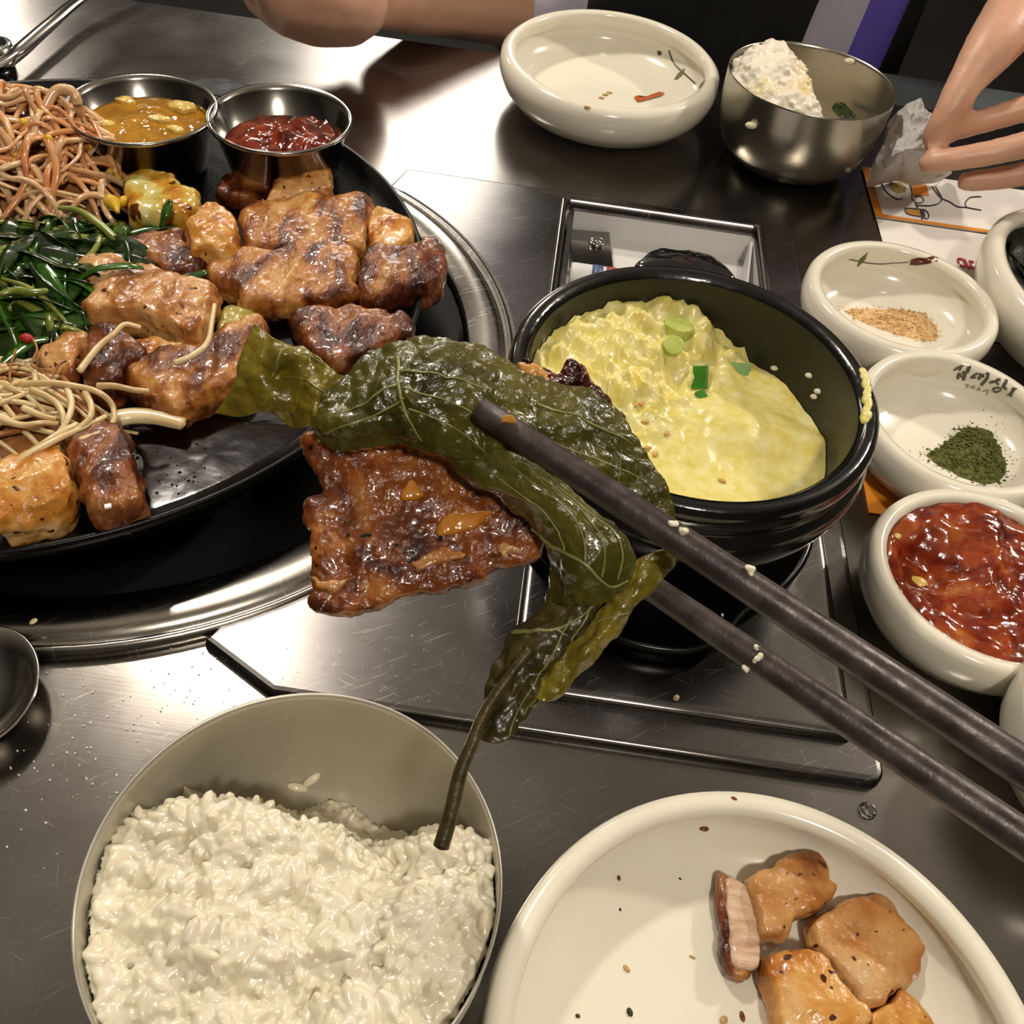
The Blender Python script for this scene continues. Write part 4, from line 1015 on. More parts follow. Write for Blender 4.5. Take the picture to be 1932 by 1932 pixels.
CH = [([(110, 392), (150, 398), (190, 425), (220, 452), (243, 465)], [.062, .062, .060, .058, .056], .0021, 'chive3', 'pale green stalk bending from the greens to the pork', .8),
      ([(140, 535), (175, 510), (215, 503), (250, 502), (270, 506)], [.060, .065, .066, .066, .064], .0024, 'chive', 'green chive lying across the pale folded pork', .3),
      ([(330, 530), (352, 524), (370, 520), (388, 512)], [.060, .061, .061, .061], .0030, 'chive', 'short green chive piece on the striped pork', .4),
      ([(303, 430), (310, 408), (318, 388), (322, 378)], [.056, .061, .064, .066], .0024, 'chive', 'bright green chive leaning on the onion wedge', .5),
      ([(245, 440), (275, 432), (305, 428), (330, 430)], [.050]*4, .0030, 'chive', 'green chive lying flat beside the onion wedge', .4),
      ([(0, 555), (30, 548), (60, 552), (90, 548)], [.064]*4, .0022, 'chive3', 'pale stalk across the dark leaves', .8),
      ([(0, 690), (30, 665), (60, 645), (90, 640)], [.056]*4, .0030, 'chive', 'green leaf blade above the enoki mushrooms', .3)]
for pts, zs, rd, mt, lab, fl in CH:
    traced(pts, zs, 'chive', lambda t, rd=rd: rd*(.55+.45*math.sin(math.pi*t)), mt, lab, 'chive', fl)
p = at(50, 638, .058+DZ)
mk('chilli_bit', ball(p, (.0030, .0022, .0018), 9, 7), M['red'], None, True, 'small red chilli bit beside the greens heap', 'chilli')

ep = at(20, 790, .052+DZ); ef = mound_fn(ep.x-.012, ep.y, .046, .036, .016, .3)
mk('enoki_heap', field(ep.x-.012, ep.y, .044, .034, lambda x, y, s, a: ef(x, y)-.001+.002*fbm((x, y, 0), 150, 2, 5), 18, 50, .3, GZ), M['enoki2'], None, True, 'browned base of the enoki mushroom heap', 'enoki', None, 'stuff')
for i in range(75):
    a = random.uniform(0, 6.28); r = math.sqrt(random.random())
    x, y = ep.x-.014+math.cos(a)*r*.040, ep.y+math.sin(a)*r*.030
    L = random.uniform(.026, .05); hd = random.choice((random.gauss(.5, .35), random.gauss(-.4, .4)))
    x -= math.cos(hd)*L*.5; y -= math.sin(hd)*L*.5
    P = cr_spline(strand(ef, x, y, hd, L, random.uniform(-1.2, 1.2), 7, random.uniform(.0008, .004), random.uniform(0, .003)), 2)
    r0 = random.uniform(.0008, .0013)
    o = mk('enoki_mushroom', tube(P, lambda t: r0*(1.15-.3*t), 6), M['enoki' if i % 4 else 'enoki2'], None, True, 'thin cream enoki mushroom strand in the enoki heap' if i % 4 else 'thin browned enoki mushroom strand in the enoki heap', 'mushroom', 'enoki mushrooms in the heap')
    if i % 4 == 1: mk('mushroom_cap', ball(P[-1], (.0016, .0016, .0012), 8, 6), M['enoki2'], o)
EN = [[(40, 725), (90, 722), (140, 728), (185, 740), (212, 765), (214, 795), (190, 815), (150, 830)], [(60, 735), (100, 755), (118, 780), (120, 810), (108, 832)], [(125, 728), (135, 760), (128, 790), (112, 815)],
      [(160, 740), (172, 765), (168, 790), (140, 815)], [(5, 890), (60, 855), (110, 828), (160, 805), (200, 785)], [(20, 880), (70, 845), (115, 815), (145, 800)], [(45, 770), (80, 785), (105, 790)], [(0, 790), (40, 802), (80, 798), (110, 800)],
      [(185, 728), (215, 728), (250, 735), (280, 738)], [(150, 700), (185, 655), (215, 630), (235, 612), (265, 618)], [(330, 685), (365, 670), (392, 645), (400, 605), (405, 575)]]
for k, pts in enumerate(EN):
    z = .062 if k < 8 else .066
    traced(pts, [z+.002*math.sin(j) for j in range(len(pts))], 'enoki_mushroom', lambda t: .0014-.0004*t, 'enoki', 'cream enoki strand curling on top of the mushroom heap' if k < 8 else ('enoki strand stretched towards the twisted pork', 'enoki strand crossing the brown folded pork', 'enoki strand hanging off the pale folded pork')[k-8], 'mushroom', grp='curled enoki on top' if k < 8 else None)
traced([(214, 792), (250, 785), (290, 787), (325, 795), (345, 800)], [.050]*5, 'enoki_mushroom', lambda t: .0042-.0012*t, 'enoki', 'thick cream mushroom stalk lying by the oil pool', 'mushroom', .75)
for pts in ([(62, 640), (70, 660), (60, 690), (95, 700)], [(30, 660), (20, 690), (18, 720)], [(95, 720), (110, 690), (125, 680)]):
    traced(pts, [.062]*len(pts), 'dried_strand', .0005, 'enoki2', 'hair thin browned strand above the enoki heap', 'mushroom', grp='browned hair strands')

# ------------------------------------------------------------------ held food: leaf, pork, chopsticks
meat_px = [(592, 830), (584, 880), (600, 905), (612, 930), (590, 950), (585, 985), (594, 1030), (588, 1075), (592, 1105), (600, 1140), (606, 1166), (650, 1170), (700, 1160), (760, 1135), (820, 1125), (880, 1108), (940, 1082), (1000, 1060), (1040, 1010), (1060, 960), (1020, 900), (930, 860), (820, 830), (700, 815)]
nv = (-_F*.86+Vector((0, -.1, .5))).normalized()
def md(px, py): return .214-.000030*(py-980)+.00001*(px-800)
mo = mk('glazed_pork_slice', meat([pd(x, y, md(x, y)) for x, y in meat_px], nv, .0055, .0010, 130, 21, dome=.35, edge=.0016, vox=.0006, crust=.35, base=.97), M['glazed'], None, True, 'glossy red brown glazed pork slice hanging under the lifted leaf', 'pork')
MT = bvh(mo)
for pts, lab in (([(822, 1012), (830, 985), (850, 968), (880, 968), (928, 962), (918, 980), (895, 998), (860, 1008)], 'large amber garlic sliver on the glazed pork'), ([(755, 945), (765, 920), (780, 905), (795, 925), (802, 935), (780, 945)], 'small amber garlic sliver on the glazed pork')):
    P = on_tree(MT, pts)
    mk('garlic_sliver', meat([q-nv*.0006 for q in P], nv, .0024, .0004, 200, 3, dome=.4, edge=.0003, vox=.0004), M['garlic'], None, True, lab, 'garlic')
for pts in ([(775, 1062), (800, 1045), (840, 1030), (860, 1040), (880, 1048), (850, 1058), (800, 1072)], [(925, 1035), (950, 1022), (975, 1035), (980, 1055), (960, 1062), (945, 1048)], [(590, 1085), (610, 1095), (640, 1098), (670, 1085), (640, 1108), (600, 1112)]):
    P = on_tree(MT, pts)
    if len(P) > 4: mk('fat_patch', meat([q-nv*.0006 for q in P], nv, .0012, .0007, 250, 5, edge=.0012, vox=.0004), M['pork3'], mo, label='pale fat strip')
mk('charred_pork_end', meat([pd(x, y, .226) for x, y in ((985, 690), (1010, 700), (1050, 720), (1066, 698), (1078, 688), (1098, 700), (1120, 735), (1140, 765), (1165, 790), (1180, 808), (1150, 830), (1090, 800), (1030, 750))], nv, .0055, .0012, 220, 5, edge=.0014, dome=.3, vox=.0006), M['char'], None, True, 'charred dark pork end poking out between leaf and egg pot', 'pork')
mk('pork_scrap', slab([pd(x, y, .2235) for x, y in ((975, 690), (995, 688), (1020, 700), (1050, 722), (1070, 735), (1060, 752), (1020, 740), (985, 715))], nv, .003, .001, 190, 6, edge=.0008), M['pork4'], None, True, 'golden pork edge beside the charred end', 'pork')

leaf = empty('wilted_leaf', pd(900, 900, .205), 'glossy olive green seasoned leaf held in the chopsticks over the pork slice', 'leaf')
def fold(grid, mat, seed, name='leaf_fold', veins=(), amp=.0007, ridge=.0012, th=.0005, k=12):
    g, ev = patch(grid, k, amp, 170, seed, ridge)
    o = mk(name, g, M[mat], leaf); thicken(o, th)
    for vl, r in veins:
        P = [ev(u, v, .0003) for u, v in vl]; P = [P[0]]+[b for a, b in zip(P, P[1:]) if (b-a).length > 1e-5]
        P = cr_spline(P, 8)
        # follow the surface between the control points
        P2 = []
        n = 28
        L = [Vector((u, v, 0)) for u, v in vl]; LL = cr_spline(L, max(2, n//max(1, len(L)-1)))
        for q in LL: P2.append(ev(q.x, q.y, .00035))
        P3 = [P2[0]]
        for q in P2[1:]:
            if (q-P3[-1]).length > .0004: P3.append(q)
        if len(P3) > 2: mk('vein', tube(P3, lambda t: r*(1-.6*t), 5), M['vein'], o)
    return o
# left lobe
fold([[(482, 612, .212), (520, 640, .207), (560, 655, .209), (600, 672, .205), (628, 700, .203), (650, 712, .206)],
      [(462, 652, .210), (505, 675, .206), (545, 668, .203), (590, 690, .206), (612, 720, .201), (636, 740, .205)],
      [(448, 700, .209), (490, 710, .205), (535, 712, .207), (570, 720, .203), (598, 745, .200), (622, 770, .204)],
      [(432, 745, .210), (480, 748, .207), (530, 752, .204), (565, 770, .206), (590, 785, .201), (612, 806, .204)],
      [(408, 778, .212), (455, 784, .211), (508, 775, .207), (548, 806, .209), (584, 806, .205), (602, 836, .205)]], 'leaf2', 3,
     veins=(([(.30, 0.5), (.34, .3), (.45, .15), (.7, .05)], .0004), ([(.95, .35), (.7, .45), (.4, .5)], .0003)), ridge=.0016)
# main body
fold([[(620, 700, .2040), (655, 705, .2065), (700, 662, .2085), (760, 645, .2075), (830, 640, .2070), (900, 655, .2085), (960, 685, .2100), (1010, 720, .2110)],
      [(610, 740, .2005), (655, 738, .2035), (710, 712, .2010), (770, 700, .2000), (835, 698, .1990), (900, 712, .2005), (955, 740, .2030), (1010, 775, .2065)],
      [(596, 775, .2010), (650, 772, .1990), (715, 760, .1972), (775, 752, .1962), (840, 752, .1962), (900, 765, .1985), (960, 800, .2010), (1020, 835, .2040)],
      [(588, 806, .2020), (645, 806, .1985), (715, 805, .1990), (775, 800, .1965), (840, 805, .1970), (905, 825, .1990), (965, 858, .2005), (1030, 885, .2030)],
      [(606, 836, .2050), (655, 848, .2025), (720, 842, .2030), (780, 842, .2005), (840, 858, .2000), (900, 890, .2005), (960, 922, .2020), (1030, 940, .2035)]], 'leaf', 5,
     veins=(([(.40, .16), (.38, .35), (.40, .6), (.47, .9)], .00055), ([(.40, .35), (.2, .5), (.06, .62)], .0003), ([(.40, .5), (.2, .68), (.08, .8)], .0003), ([(.4, .4), (.62, .55), (.86, .66)], .0003), ([(.42, .6), (.62, .75), (.85, .9)], .0003), ([(.39, .25), (.6, .32), (.8, .36)], .0003)), ridge=.0022, amp=.0009)
# right flank behind the upper chopstick
fold([[(930, 670, .2105), (985, 700, .2130), (1050, 722, .2150), (1110, 735, .2165), (1165, 772, .2175)],
      [(955, 740, .2065), (1010, 765, .2085), (1070, 775, .2100), (1130, 790, .2120), (1195, 820, .2150)],
      [(985, 800, .2060), (1045, 820, .2070), (1105, 832, .2085), (1165, 848, .2105), (1228, 868, .2140)],
      [(1030, 860, .2070), (1085, 882, .2080), (1145, 895, .2095), (1200, 905, .2115), (1262, 930, .2140)],
      [(1090, 930, .2090), (1140, 945, .2095), (1190, 955, .2105), (1235, 962, .2120), (1275, 985, .2140)]], 'leaf', 8,
     veins=(([(.1, .55), (.4, .62), (.8, .72)], .00035), ([(.45, .9), (.6, .75), (.75, .55)], .0003), ([(.1, .2), (.5, .3), (.9, .4)], .0004)), ridge=.0018)
# middle fold running down under the chopstick
fold([[(835, 858, .2010), (885, 872, .1990), (930, 848, .1985), (985, 862, .1995), (1035, 890, .2020)],
      [(880, 900, .2030), (935, 918, .1975), (985, 905, .1960), (1040, 918, .1975), (1100, 945, .2010)],
      [(955, 945, .2050), (1005, 965, .1985), (1060, 962, .1955), (1115, 975, .1965), (1165, 1000, .2000)],
      [(1018, 1010, .2060), (1055, 1030, .1990), (1100, 1028, .1955), (1150, 1035, .1965), (1195, 1048, .2000)],
      [(1040, 1070, .2065), (1070, 1090, .2000), (1105, 1095, .1970), (1150, 1092, .1980), (1190, 1092, .2010)],
      [(1035, 1130, .2080), (1070, 1140, .2030), (1105, 1140, .2010), (1145, 1135, .2010), (1175, 1130, .2030)]], 'leaf', 12,
     veins=(([(.02, .55), (.25, .62), (.5, .7), (.75, .85), (.95, .8)], .0006), ([(.5, .68), (.55, .4), (.52, .1)], .0003), ([(.66, .78), (.7, .45), (.66, .1)], .0003), ([(.82, .8), (.84, .5), (.8, .2)], .0003), ([(.3, .62), (.36, .35), (.34, .1)], .0003)), ridge=.0012)
# hanging tail, two halves folded along the midrib
fold([[(1050, 1085, .2085), (1085, 1095, .2060), (1125, 1090, .2050), (1165, 1085, .2070)],
      [(1018, 1150, .2085), (1060, 1150, .2050), (1100, 1140, .2040), (1140, 1130, .2060)],
      [(965, 1195, .2080), (1015, 1205, .2035), (1060, 1200, .2030), (1105, 1185, .2050)],
      [(932, 1258, .2070), (975, 1265, .2025), (1020, 1262, .2020), (1065, 1245, .2040)],
      [(912, 1320, .2055), (945, 1330, .2015), (985, 1322, .2010), (1030, 1300, .2030)],
      [(898, 1385, .2045), (922, 1400, .2010), (955, 1395, .2005), (990, 1350, .2025)]], 'leaf3', 15,
     veins=(([(.05, .4), (.4, .35), (.7, .3), (.98, .1)], .0006), ([(.62, .3), (.7, .6), (.66, .95)], .00035), ([(.8, .25), (.86, .6), (.8, .9)], .00035)), ridge=.0022, amp=.0012)
fold([[(1190, 1060, .2050), (1225, 1045, .2030), (1258, 1036, .2040), (1280, 1045, .2060)],
      [(1165, 1105, .2040), (1200, 1098, .2010), (1238, 1085, .2025), (1270, 1078, .2055)],
      [(1135, 1155, .2035), (1165, 1160, .2005), (1190, 1150, .2020), (1212, 1130, .2050)],
      [(1090, 1205, .2030), (1118, 1212, .2000), (1140, 1205, .2015), (1162, 1190, .2045)],
      [(1040, 1255, .2025), (1072, 1268, .2000), (1098, 1262, .2015), (1122, 1245, .2040)],
      [(1000, 1310, .2020), (1025, 1325, .2000), (1045, 1318, .2010), (1062, 1300, .2030)]], 'leaf2', 18,
     veins=(([(.05, .5), (.4, .4), (.8, .45)], .0004),), ridge=.0016, amp=.0010)
SP = cr_spline([pd(1000, 1225, .2005), pd(950, 1290, .200), pd(912, 1350, .1995), pd(892, 1400, .199), pd(868, 1460, .1985), pd(852, 1530, .198), pd(832, 1598, .1975)], 7)
mk('leaf_stem', tube(SP, lambda t: .0011+.0007*t, 10), M['stem'], leaf)

def chopstick(a, b, ra, rb, label):
    A, Bv = pd(*a), pd(*b); t = empty('chopstick', A, label, 'chopstick', None)
    P = [A.lerp(Bv, i/14) for i in range(15)]
    mk('stick_shaft', tube(P, lambda u: ra+(rb-ra)*u, 18), M['stick'], t)
    return t, A, Bv
ch1, A1, E1 = chopstick((905, 772, .1965), (2300, 1690, .166), .0028, .0043, 'dark metal chopstick pressing on top of the leaf')
ch2, A2, E2 = chopstick((1060, 995, .2160), (2300, 1830, .170), .0028, .0043, 'dark metal chopstick passing under the leaf with rice stuck to it')
g = []
CT1, CT2 = bvh(ch1.children[0]), bvh(ch2.children[0])
for tr_, pts in ((CT1, ((1418, 1080), (1440, 1085), (1462, 1095), (1545, 1150), (1520, 1225), (1288, 1000), (1272, 990))), (CT2, ((1425, 1225), (1432, 1240), (1412, 1258), (1408, 1268), (1340, 1170), (1365, 1172), (1450, 1295), (1440, 1300), (1255, 1170)))):
    for px, py in pts:
        p, n = hit(tr_, px, py)
        if p is None:
            continue
        r = random.uniform(.0005, .0010)
        mk('rice_residue', remesh([ball(p+Vector([random.gauss(0, .0006) for _ in range(3)])-n*.0001, (r*random.uniform(.6, 1.3), r, r*.7), 7, 5) for _ in range(4)], .0003, 1), M['rice'], ch1 if tr_ is CT1 else ch2)
p, n = hit(CT1, 960, 795)
if p: mk('sauce_bit', slab([p+Vector((dx, 0, dy)) for dx, dy in ((-.0015, -.001), (0, -.0016), (.0015, 0), (.0005, .0016), (-.0012, .001))], n, .0008, .0002, 200, 1, edge=.0002), M['garlic'], ch1)

# ------------------------------------------------------------------ cutlery, tissue, menu, small things on the table
spn = empty('soup_spoon', (-.185, .165, 0), 'large round steel soup spoon lying beside the burner ring', 'spoon')
scx, scy = at(-42, 1300, .010).x, at(-42, 1300, .010).y
mk('spoon_bowl', lathe([(0, .0008), (.010, .0012), (.018, .005), (.0222, .0102), (.0228, .0108), (.0222, .0112), (.0172, .0062), (.009, .0026), (0, .002)], (scx, scy, .001), 64, .86, 1.06, .35), M['cup'], spn)
mk('spoon_handle', tube(cr_spline([(scx-.018, scy-.002, .011), (scx-.04, scy-.012, .014), (scx-.09, scy-.03, .012), (scx-.15, scy-.05, .004)], 6), .0045, 10, .35), M['cup'], spn)
tg = empty('steel_tongs', at(40, 60, .0), 'shiny steel tongs lying beyond the sprout heap', 'tongs')
mk('tong_arm', tube(cr_spline([at(330, -90, .02), at(170, -12, .022), at(100, 40, .024), at(40, 90, .024), at(10, 112, .022), at(-60, 150, .02)], 7), .0052, 10, .35, (0, .4, 1)), M['cup'], tg)
mk('tong_arm', tube(cr_spline([at(330, -90, .012), at(160, -2, .010), at(90, 55, .009), at(30, 110, .008), at(-60, 175, .008)], 7), .0040, 10, .4, (0, .4, 1)), M['cup'], tg)
mk('tong_tip', lathe([(0, 0), (.012, 0), (.0135, .004), (.0125, .012), (.009, .013), (.0085, .006), (0, .005)], (at(-8, 120, .012).x, at(-8, 120, .012).y, .012), 28), M['cup'], tg)
mk('black_knob', lathe([(0, 0), (.014, 0), (.016, .004), (.0155, .011), (.012, .013), (0, .013)], (at(-12, 160, .0).x, at(-12, 160, .0).y, .0005), 28), M['tray'], None, True, 'black knob on the table beside the sprout heap', 'knob')

card = empty('menu_card', (.245, .50, .0004), 'white paper menu card with orange border and drawings under the dishes', 'menu card')
CX0, CX1 = .1992, .330
def sheet(x0, x1, y0, y1, z, th=.0004): return box(((x0+x1)/2, (y0+y1)/2, z), (x1-x0, y1-y0, th))
up_ = mk('printed_panel', sheet(CX0, CX1, .5425, .605, .0012), M['paper'], card, False)
lowp = mk('text_panel', sheet(CX0+.0005, CX1, .43, .5415, .0007), M['paper'], card, False)
mk('orange_border', sheet(CX0, CX0+.005, .5425, .605, .0016, .0002), M['orange'], card, False)
mk('orange_border', sheet(CX0, CX1, .5425, .5460, .0017, .0002), M['orange'], card, False)
CT = bvh(up_, lowp)
def z2(x, y): return (1600+x/5.819, 320+y/5.819)
for st, wd in (([(360, 90), (380, 190), (440, 270), (540, 330), (600, 320)], 2.2), ([(680, 170), (700, 260), (700, 320), (760, 370), (830, 350), (800, 300), (720, 300)], 1.6), ([(760, 395), (900, 400), (1000, 370), (1025, 310), (960, 200)], 2.0),
               ([(740, 370), (765, 430)], 2), ([(920, 190), (970, 260), (1030, 320), (1120, 360), (1200, 410), (1300, 420), (1460, 450)], 1.8), ([(1300, 420), (1285, 370), (1340, 310), (1460, 300)], 1.8),
               ([(620, 430), (700, 430), (790, 440)], 1.6), ([(620, 435), (640, 480), (700, 505), (800, 522)], 1.6), ([(790, 440), (850, 450), (885, 500), (870, 545), (820, 525), (795, 480), (790, 440)], 1.8), ([(810, 520), (812, 560)], 2)):
    g = ribbon_on(CT, [z2(*q) for q in st], wd, .0004)
    if g: mk('drawn_line', g, M['ink'], card, False)
for pts, mt in (([(680, 180), (860, 170), (890, 290), (700, 290)], 'orange'), ([(625, 440), (790, 445), (805, 520), (690, 495), (640, 475)], 'ochre'), ([(795, 450), (835, 450), (850, 520), (820, 520)], 'ink'), ([(440, 160), (560, 140), (640, 200), (630, 250), (540, 265), (470, 220)], 'stain')):
    g = poly_on(CT, [z2(*q) for q in pts], .0003)
    if g: mk('printed_shape', g, M[mt], card, False)
for st in ([(1200, 985), (1215, 1040)], [(1200, 985), (1260, 995), (1290, 1080)], [(1225, 1050), (1270, 1075)], [(1275, 990), (1330, 1100)], [(1320, 1010), (1380, 1020)], [(1340, 1020), (1360, 1090), (1420, 1060)], [(1330, 1060), (1410, 1100)]):
    g = ribbon_on(CT, [z2(*q) for q in st], 4, .0004)
    if g: mk('red_lettering', g, M['red'], card, False)
mk('orange_paper', box((.190, .316, .0006), (.064, .058, .0006)), M['orange'], None, False, 'orange paper corner showing between the pot and the kimchi dish', 'paper')

# crumpled tissue between the far bowl and the hand
def tissue_geo():
    P = [(1606, 335, .002), (1622, 300, .012), (1650, 262, .028), (1690, 218, .036), (1733, 190, .050), (1745, 215, .052), (1765, 216, .056), (1775, 245, .055), (1790, 300, .040), (1795, 325, .010), (1770, 342, .004), (1720, 348, .004), (1690, 340, .003), (1640, 352, .002)]
    O = cr_spline([at(*p) for p in P], 4, True); c = at(1705, 285, .044); V, Fc = [], []; N = len(O); K = 12
    for i in range(K):
        s = 1-i/K
        for q in O:
            v = c+(q-c)*s
            r = abs(noise.noise(v*70+Vector((3, 1, 9))))*.014+abs(noise.noise(v*160))*.004
            V.append(v+Vector((-.2, -.6, .75)).normalized()*(r-.003)*(1-.3*s)+Vector((fbm(v, 100, 2, 1), 0, fbm(v, 100, 2, 2)))*.002)
    V.append(c)
    for i in range(K-1):
        for j in range(N):
            m = (j+1) % N; Fc.append([i*N+j, i*N+m, (i+1)*N+m, (i+1)*N+j])
    for j in range(N): Fc.append([(K-1)*N+j, (K-1)*N+(j+1) % N, K*N])
    out = []
    for v in V:
        d = Vector((v.x-B2[0], v.y-B2[1])); r = d.length
        if r < .0560: d = d*(.0560/r)
        out.append(Vector((B2[0]+d.x, B2[1]+d.y, max(v.z, .0020))))
    return out, Fc
ts = mk('crumpled_tissue', tissue_geo(), M['tissue'], None, False, 'crumpled white tissue pinched in the fingers beside the leftover rice bowl', 'tissue'); thicken(ts, .0005)
# water drop, seeds and salt on the steel
p = at(1636, 1530, 0)
mk('water_drop', lathe([(0, 0), (.0030, 0), (.0031, .0003), (.0027, .0011), (.0016, .0018), (0, .0021)], (p.x, p.y, .0002), 24), M['glass'], None, True, 'clear water drop on the steel near the raised panel corner', 'water drop')
for px, py, z, lab in ((1275, 1318, .0094, 'pale sesame seed lying on the sliding cover under the pot'), (64, 1174, .0062, 'pale sesame seed at the tip of the spoon on the burner ring')):
    q = at(px, py, z)
    mk('sesame_seed', ball((q.x, q.y, z+.0005), (.0016, .0011, .0008), 9, 6, Matrix.Rotation(1.0, 3, 'Z')), M['sesame2'], None, True, lab, 'sesame seed')
g = []
for i in range(230):
    px, py = random.gauss(230, 150), random.gauss(1370, 110)
    q = at(px, py, 0)
    if (q.xy-Vector(B1)).length < .056 or (q.xy-RC).length < .178 or q.y < .02 or abs(q.x) > .3: continue
    s = random.choice((.0002, .00025, .0003, .00045)); g.append(box((q.x, q.y, s*.5), (s*1.3, s, s), random.random()*3))
mk('salt_grains', join(*g), M['salt'], None, False, 'scattered salt grains on the steel beside the rice bowl', 'salt', None, 'stuff')
g = []
for i in range(60):
    q = at(random.uniform(520, 1000), random.uniform(1190, 1370), .0048)
    if q.x > FX0+.005 and q.y > FY0+.005 and q.x < -.018:
        s = random.choice((.0002, .0003)); g.append(box((q.x, q.y, .0048+s*.5), (s*1.4, s, s), random.random()*3))
if g: mk('salt_grains', join(*g), M['salt'], None, False, 'scattered salt grains on the raised steel panel', 'salt', None, 'stuff')

# ------------------------------------------------------------------ the diner across the table
PX = .13
def v3(*a): return Vector(a)
person = empty('person', (PX, .93, -.75), 'person in a black apron over a pale lavender shirt, one hand holding a tissue', 'person')
handR = [  # hand pinching the tissue (seen on the right)
    limb([(at(1757, 258, .066), .0058), (at(1785, 218, .078), .0078), (at(1826, 150, .093), .0105), (at(1885, 70, .108), .0160), (at(1960, -30, .118), .022)], 5),
    limb([(at(1756, 262, .064), .0058), (at(1800, 245, .070), .0066), (at(1870, 224, .077), .0070), (at(1960, 193, .088), .0078), (at(2050, 130, .102), .011)], 5),
    limb([(at(1752, 308, .056), .0060), (at(1800, 300, .062), .0068), (at(1880, 286, .069), .0072), (at(1970, 259, .080), .0080), (at(2065, 185, .095), .011)], 5),
    limb([(at(1822, 342, .045), .0058), (at(1870, 338, .048), .0068), (at(1930, 328, .053), .0072), (at(2000, 306, .064), .0080), (at(2085, 225, .090), .010)], 5),
    limb([(at(1960, 372, .040), .0054), (at(2010, 360, .046), .0060), (at(2070, 325, .056), .007), (at(2110, 250, .085), .009)], 5),
    limb([(at(2060, 150, .102), .012), (at(2020, 50, .115), .021), (at(1985, -60, .122), .024)], 5),
    limb([(at(2100, 230, .088), .011), (at(2070, 90, .110), .020), (at(2010, -60, .122), .023)], 5),
    limb([(at(2070, 185, .095), .012), (at(2010, 0, .118), .023)], 5)]
wr = at(1990, -70, .122); elR = v3(.42, .93, .12); shR = v3(PX+.17, .95, .36)
armR = [limb([(wr, .024), (wr.lerp(elR, .5), .034), (elR, .040)], 6), limb([(elR, .042), (elR.lerp(shR, .5), .046), (shR, .055)], 6)]
fc = at(590, 2, .040)
handL = [limb([(at(500, -15, .048), .016), (at(545, 8, .044), .020), (at(600, 22, .038), .022), (at(655, 28, .036), .020)], 5),
         limb([(at(560, -30, .062), .026), (at(620, -20, .058), .028), (at(665, 5, .046), .024)], 5),
         limb([(at(478, -22, .040), .0085), (at(492, 0, .037), .0090), (at(520, 25, .032), .0092), (at(552, 40, .027), .0088)], 5),
         limb([(at(520, -30, .055), .0090), (at(520, 5, .040), .0095), (at(545, 35, .029), .0095), (at(580, 48, .026), .009)], 5),
         limb([(at(560, -20, .055), .0095), (at(565, 20, .036), .0100), (at(590, 46, .028), .0095), (at(620, 55, .024), .009)], 5),
         limb([(at(600, -10, .052), .0095), (at(608, 25, .034), .0105), (at(630, 48, .026), .0100), (at(652, 52, .023), .0090)], 5),
         limb([(at(540, -60, .075), .011), (at(500, -40, .062), .010), (at(490, -20, .055), .009)], 5)]
wl = v3(-.140, .690, .034); elL = v3(.035, .885, -.03); shL = v3(PX-.17, .95, .36)
armL = [limb([(wl, .023), (wl.lerp(elL, .5), .031), (elL, .038)], 6), limb([(elL, .040), (elL.lerp(shL, .5), .046), (shL, .055)], 6)]
def oval(pts, sx, sy, cx, cy):  # torso as an elliptic lathe
    return lathe(pts, (cx, cy, 0), 40, sx, sy)
torso = [oval([(0, -.36), (.16, -.35), (.18, -.25), (.165, -.1), (.165, .05), (.18, .2), (.19, .32), (.15, .40), (.06, .44), (0, .44)], 1, .62, PX, .95)]
head = [limb([(v3(PX, .95, .42), .055), (v3(PX, .94, .52), .052)], 4), ball((PX, .925, .63), (.075, .093, .115), 20, 16), ball((PX, .835, .615), (.012, .018, .020), 10, 8),
        ball((PX-.076, .93, .62), (.012, .02, .03), 8, 8), ball((PX+.076, .93, .62), (.012, .02, .03), 8, 8), ball((PX, .86, .555), (.035, .04, .03), 12, 8)]
thigh = [limb([(v3(PX+s*.09, .95, -.30), .085), (v3(PX+s*.11, .75, -.28), .075), (v3(PX+s*.12, .58, -.27), .062)], 5) for s in (-1, 1)]
shin = [limb([(v3(PX+s*.12, .58, -.27), .06), (v3(PX+s*.12, .62, -.50), .05), (v3(PX+s*.12, .66, -.70), .04), (v3(PX+s*.12, .56, -.72), .03)], 5) for s in (-1, 1)]
mk('body', remesh(handR+armR+handL+armL+torso+head+thigh+shin, .0034, 3), M['skin'], person)
mk('hair', remesh([ball((PX, .945, .655), (.086, .095, .105), 20, 16), ball((PX, .985, .60), (.080, .06, .10), 16, 12)], .008, 4), M['hair'], person)
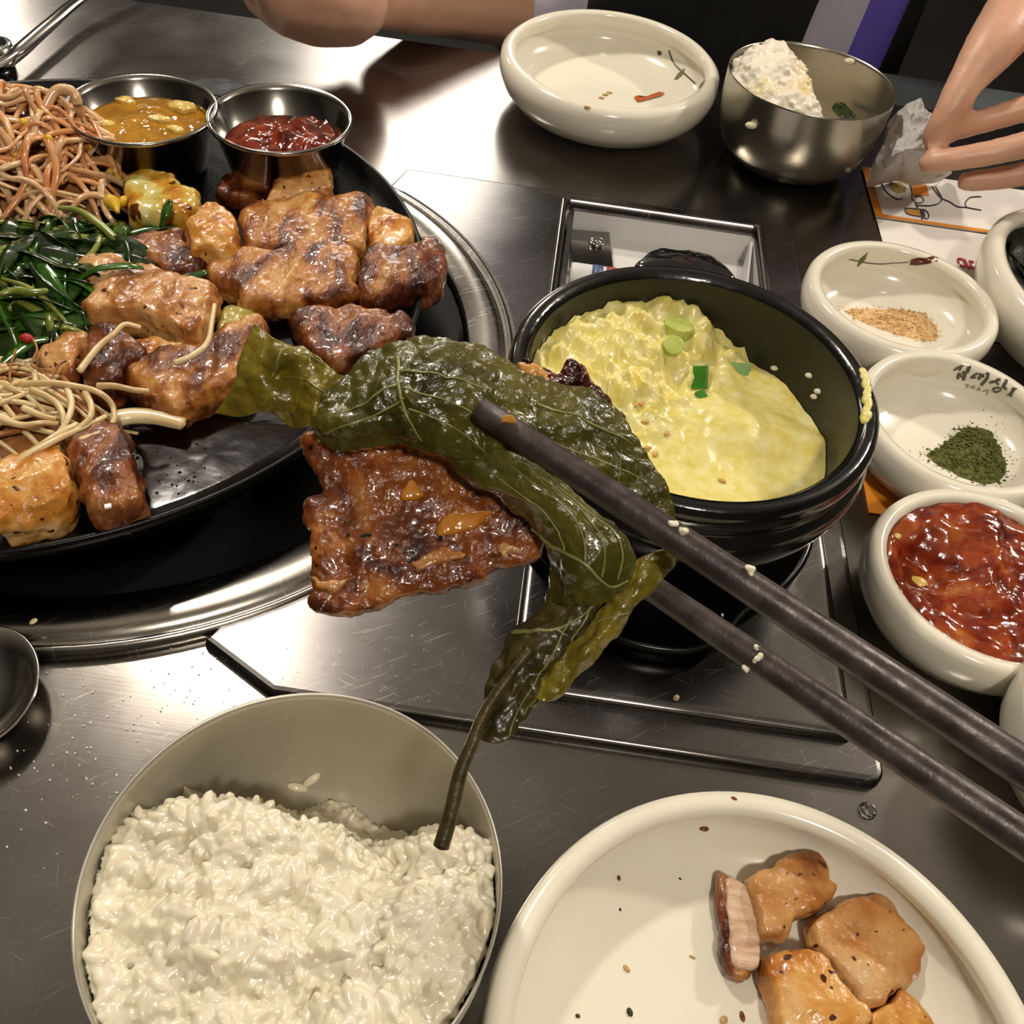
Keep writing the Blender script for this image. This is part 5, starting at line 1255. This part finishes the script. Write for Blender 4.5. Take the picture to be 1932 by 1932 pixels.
for s in (-1, 1):
    mk('eye', ball((PX+s*.030, .842, .635), (.013, .008, .008), 10, 8), M['salt'], person)
    mk('pupil', ball((PX+s*.030, .8355, .635), (.006, .003, .006), 10, 8), M['hair'], person)
mk('mouth', ball((PX, .836, .572), (.022, .008, .006), 12, 8), M['red'], person)
shirt = [oval([(0, -.37), (.17, -.36), (.188, -.25), (.174, -.1), (.174, .05), (.188, .2), (.198, .32), (.155, .41), (.07, .43), (0, .43)], 1, .64, PX, .955)]
shirt += [limb([(shL, .064), (elL.lerp(shL, .5), .056), (elL, .050)], 6), limb([(elL, .049), (elL.lerp(wl, .45), .042)], 5),
          limb([(shR, .064), (elR.lerp(shR, .5), .056), (elR, .050)], 6), limb([(elR, .049), (elR.lerp(wr, .60), .044)], 5)]
sh_ = mk('shirt', remesh(shirt, .006, 4), M['shirt'], person)
trs = [limb([(v3(PX+s*.09, .95, -.30), .095), (v3(PX+s*.11, .75, -.28), .084), (v3(PX+s*.12, .58, -.27), .071), (v3(PX+s*.12, .62, -.50), .060), (v3(PX+s*.12, .66, -.68), .052)], 6) for s in (-1, 1)]
mk('trousers', remesh(trs, .01, 3), M['apron'], person)
ap = [(PX+dx, .955-.64*.2*math.sqrt(max(0.05, 1-(dx/.2)**2))-.010, z) for z in (-.36, -.2, -.05, .08, .2, .3) for dx in (-.165, -.12, -.06, 0, .06, .12, .15)]
apf = [[r*7+c, r*7+c+1, (r+1)*7+c+1, (r+1)*7+c] for r in range(5) for c in range(6)]
a_ = mk('apron', (ap, apf), M['apron'], person); thicken(a_, .004)
sl = remesh([limb([(elL, .053), (elL.lerp(wl, .30), .048)], 5), limb([(elL.lerp(shL, .6), .058), (elL, .053)], 5)], .006, 3)
mk('black_sleeve', sl, M['apron'], person)
mk('violet_lining', tube(cr_spline([v3(.240, .83, .12), v3(.234, .825, .02), v3(.227, .825, -.10)], 5), .022, 12, .35, (0, 1, 0)), M['purple'], person)
mk('shirt_tail', tube(cr_spline([v3(.215, .83, .12), v3(.207, .825, .02), v3(.197, .825, -.10)], 5), .026, 12, .35, (0, 1, 0)), M['shirt'], person)
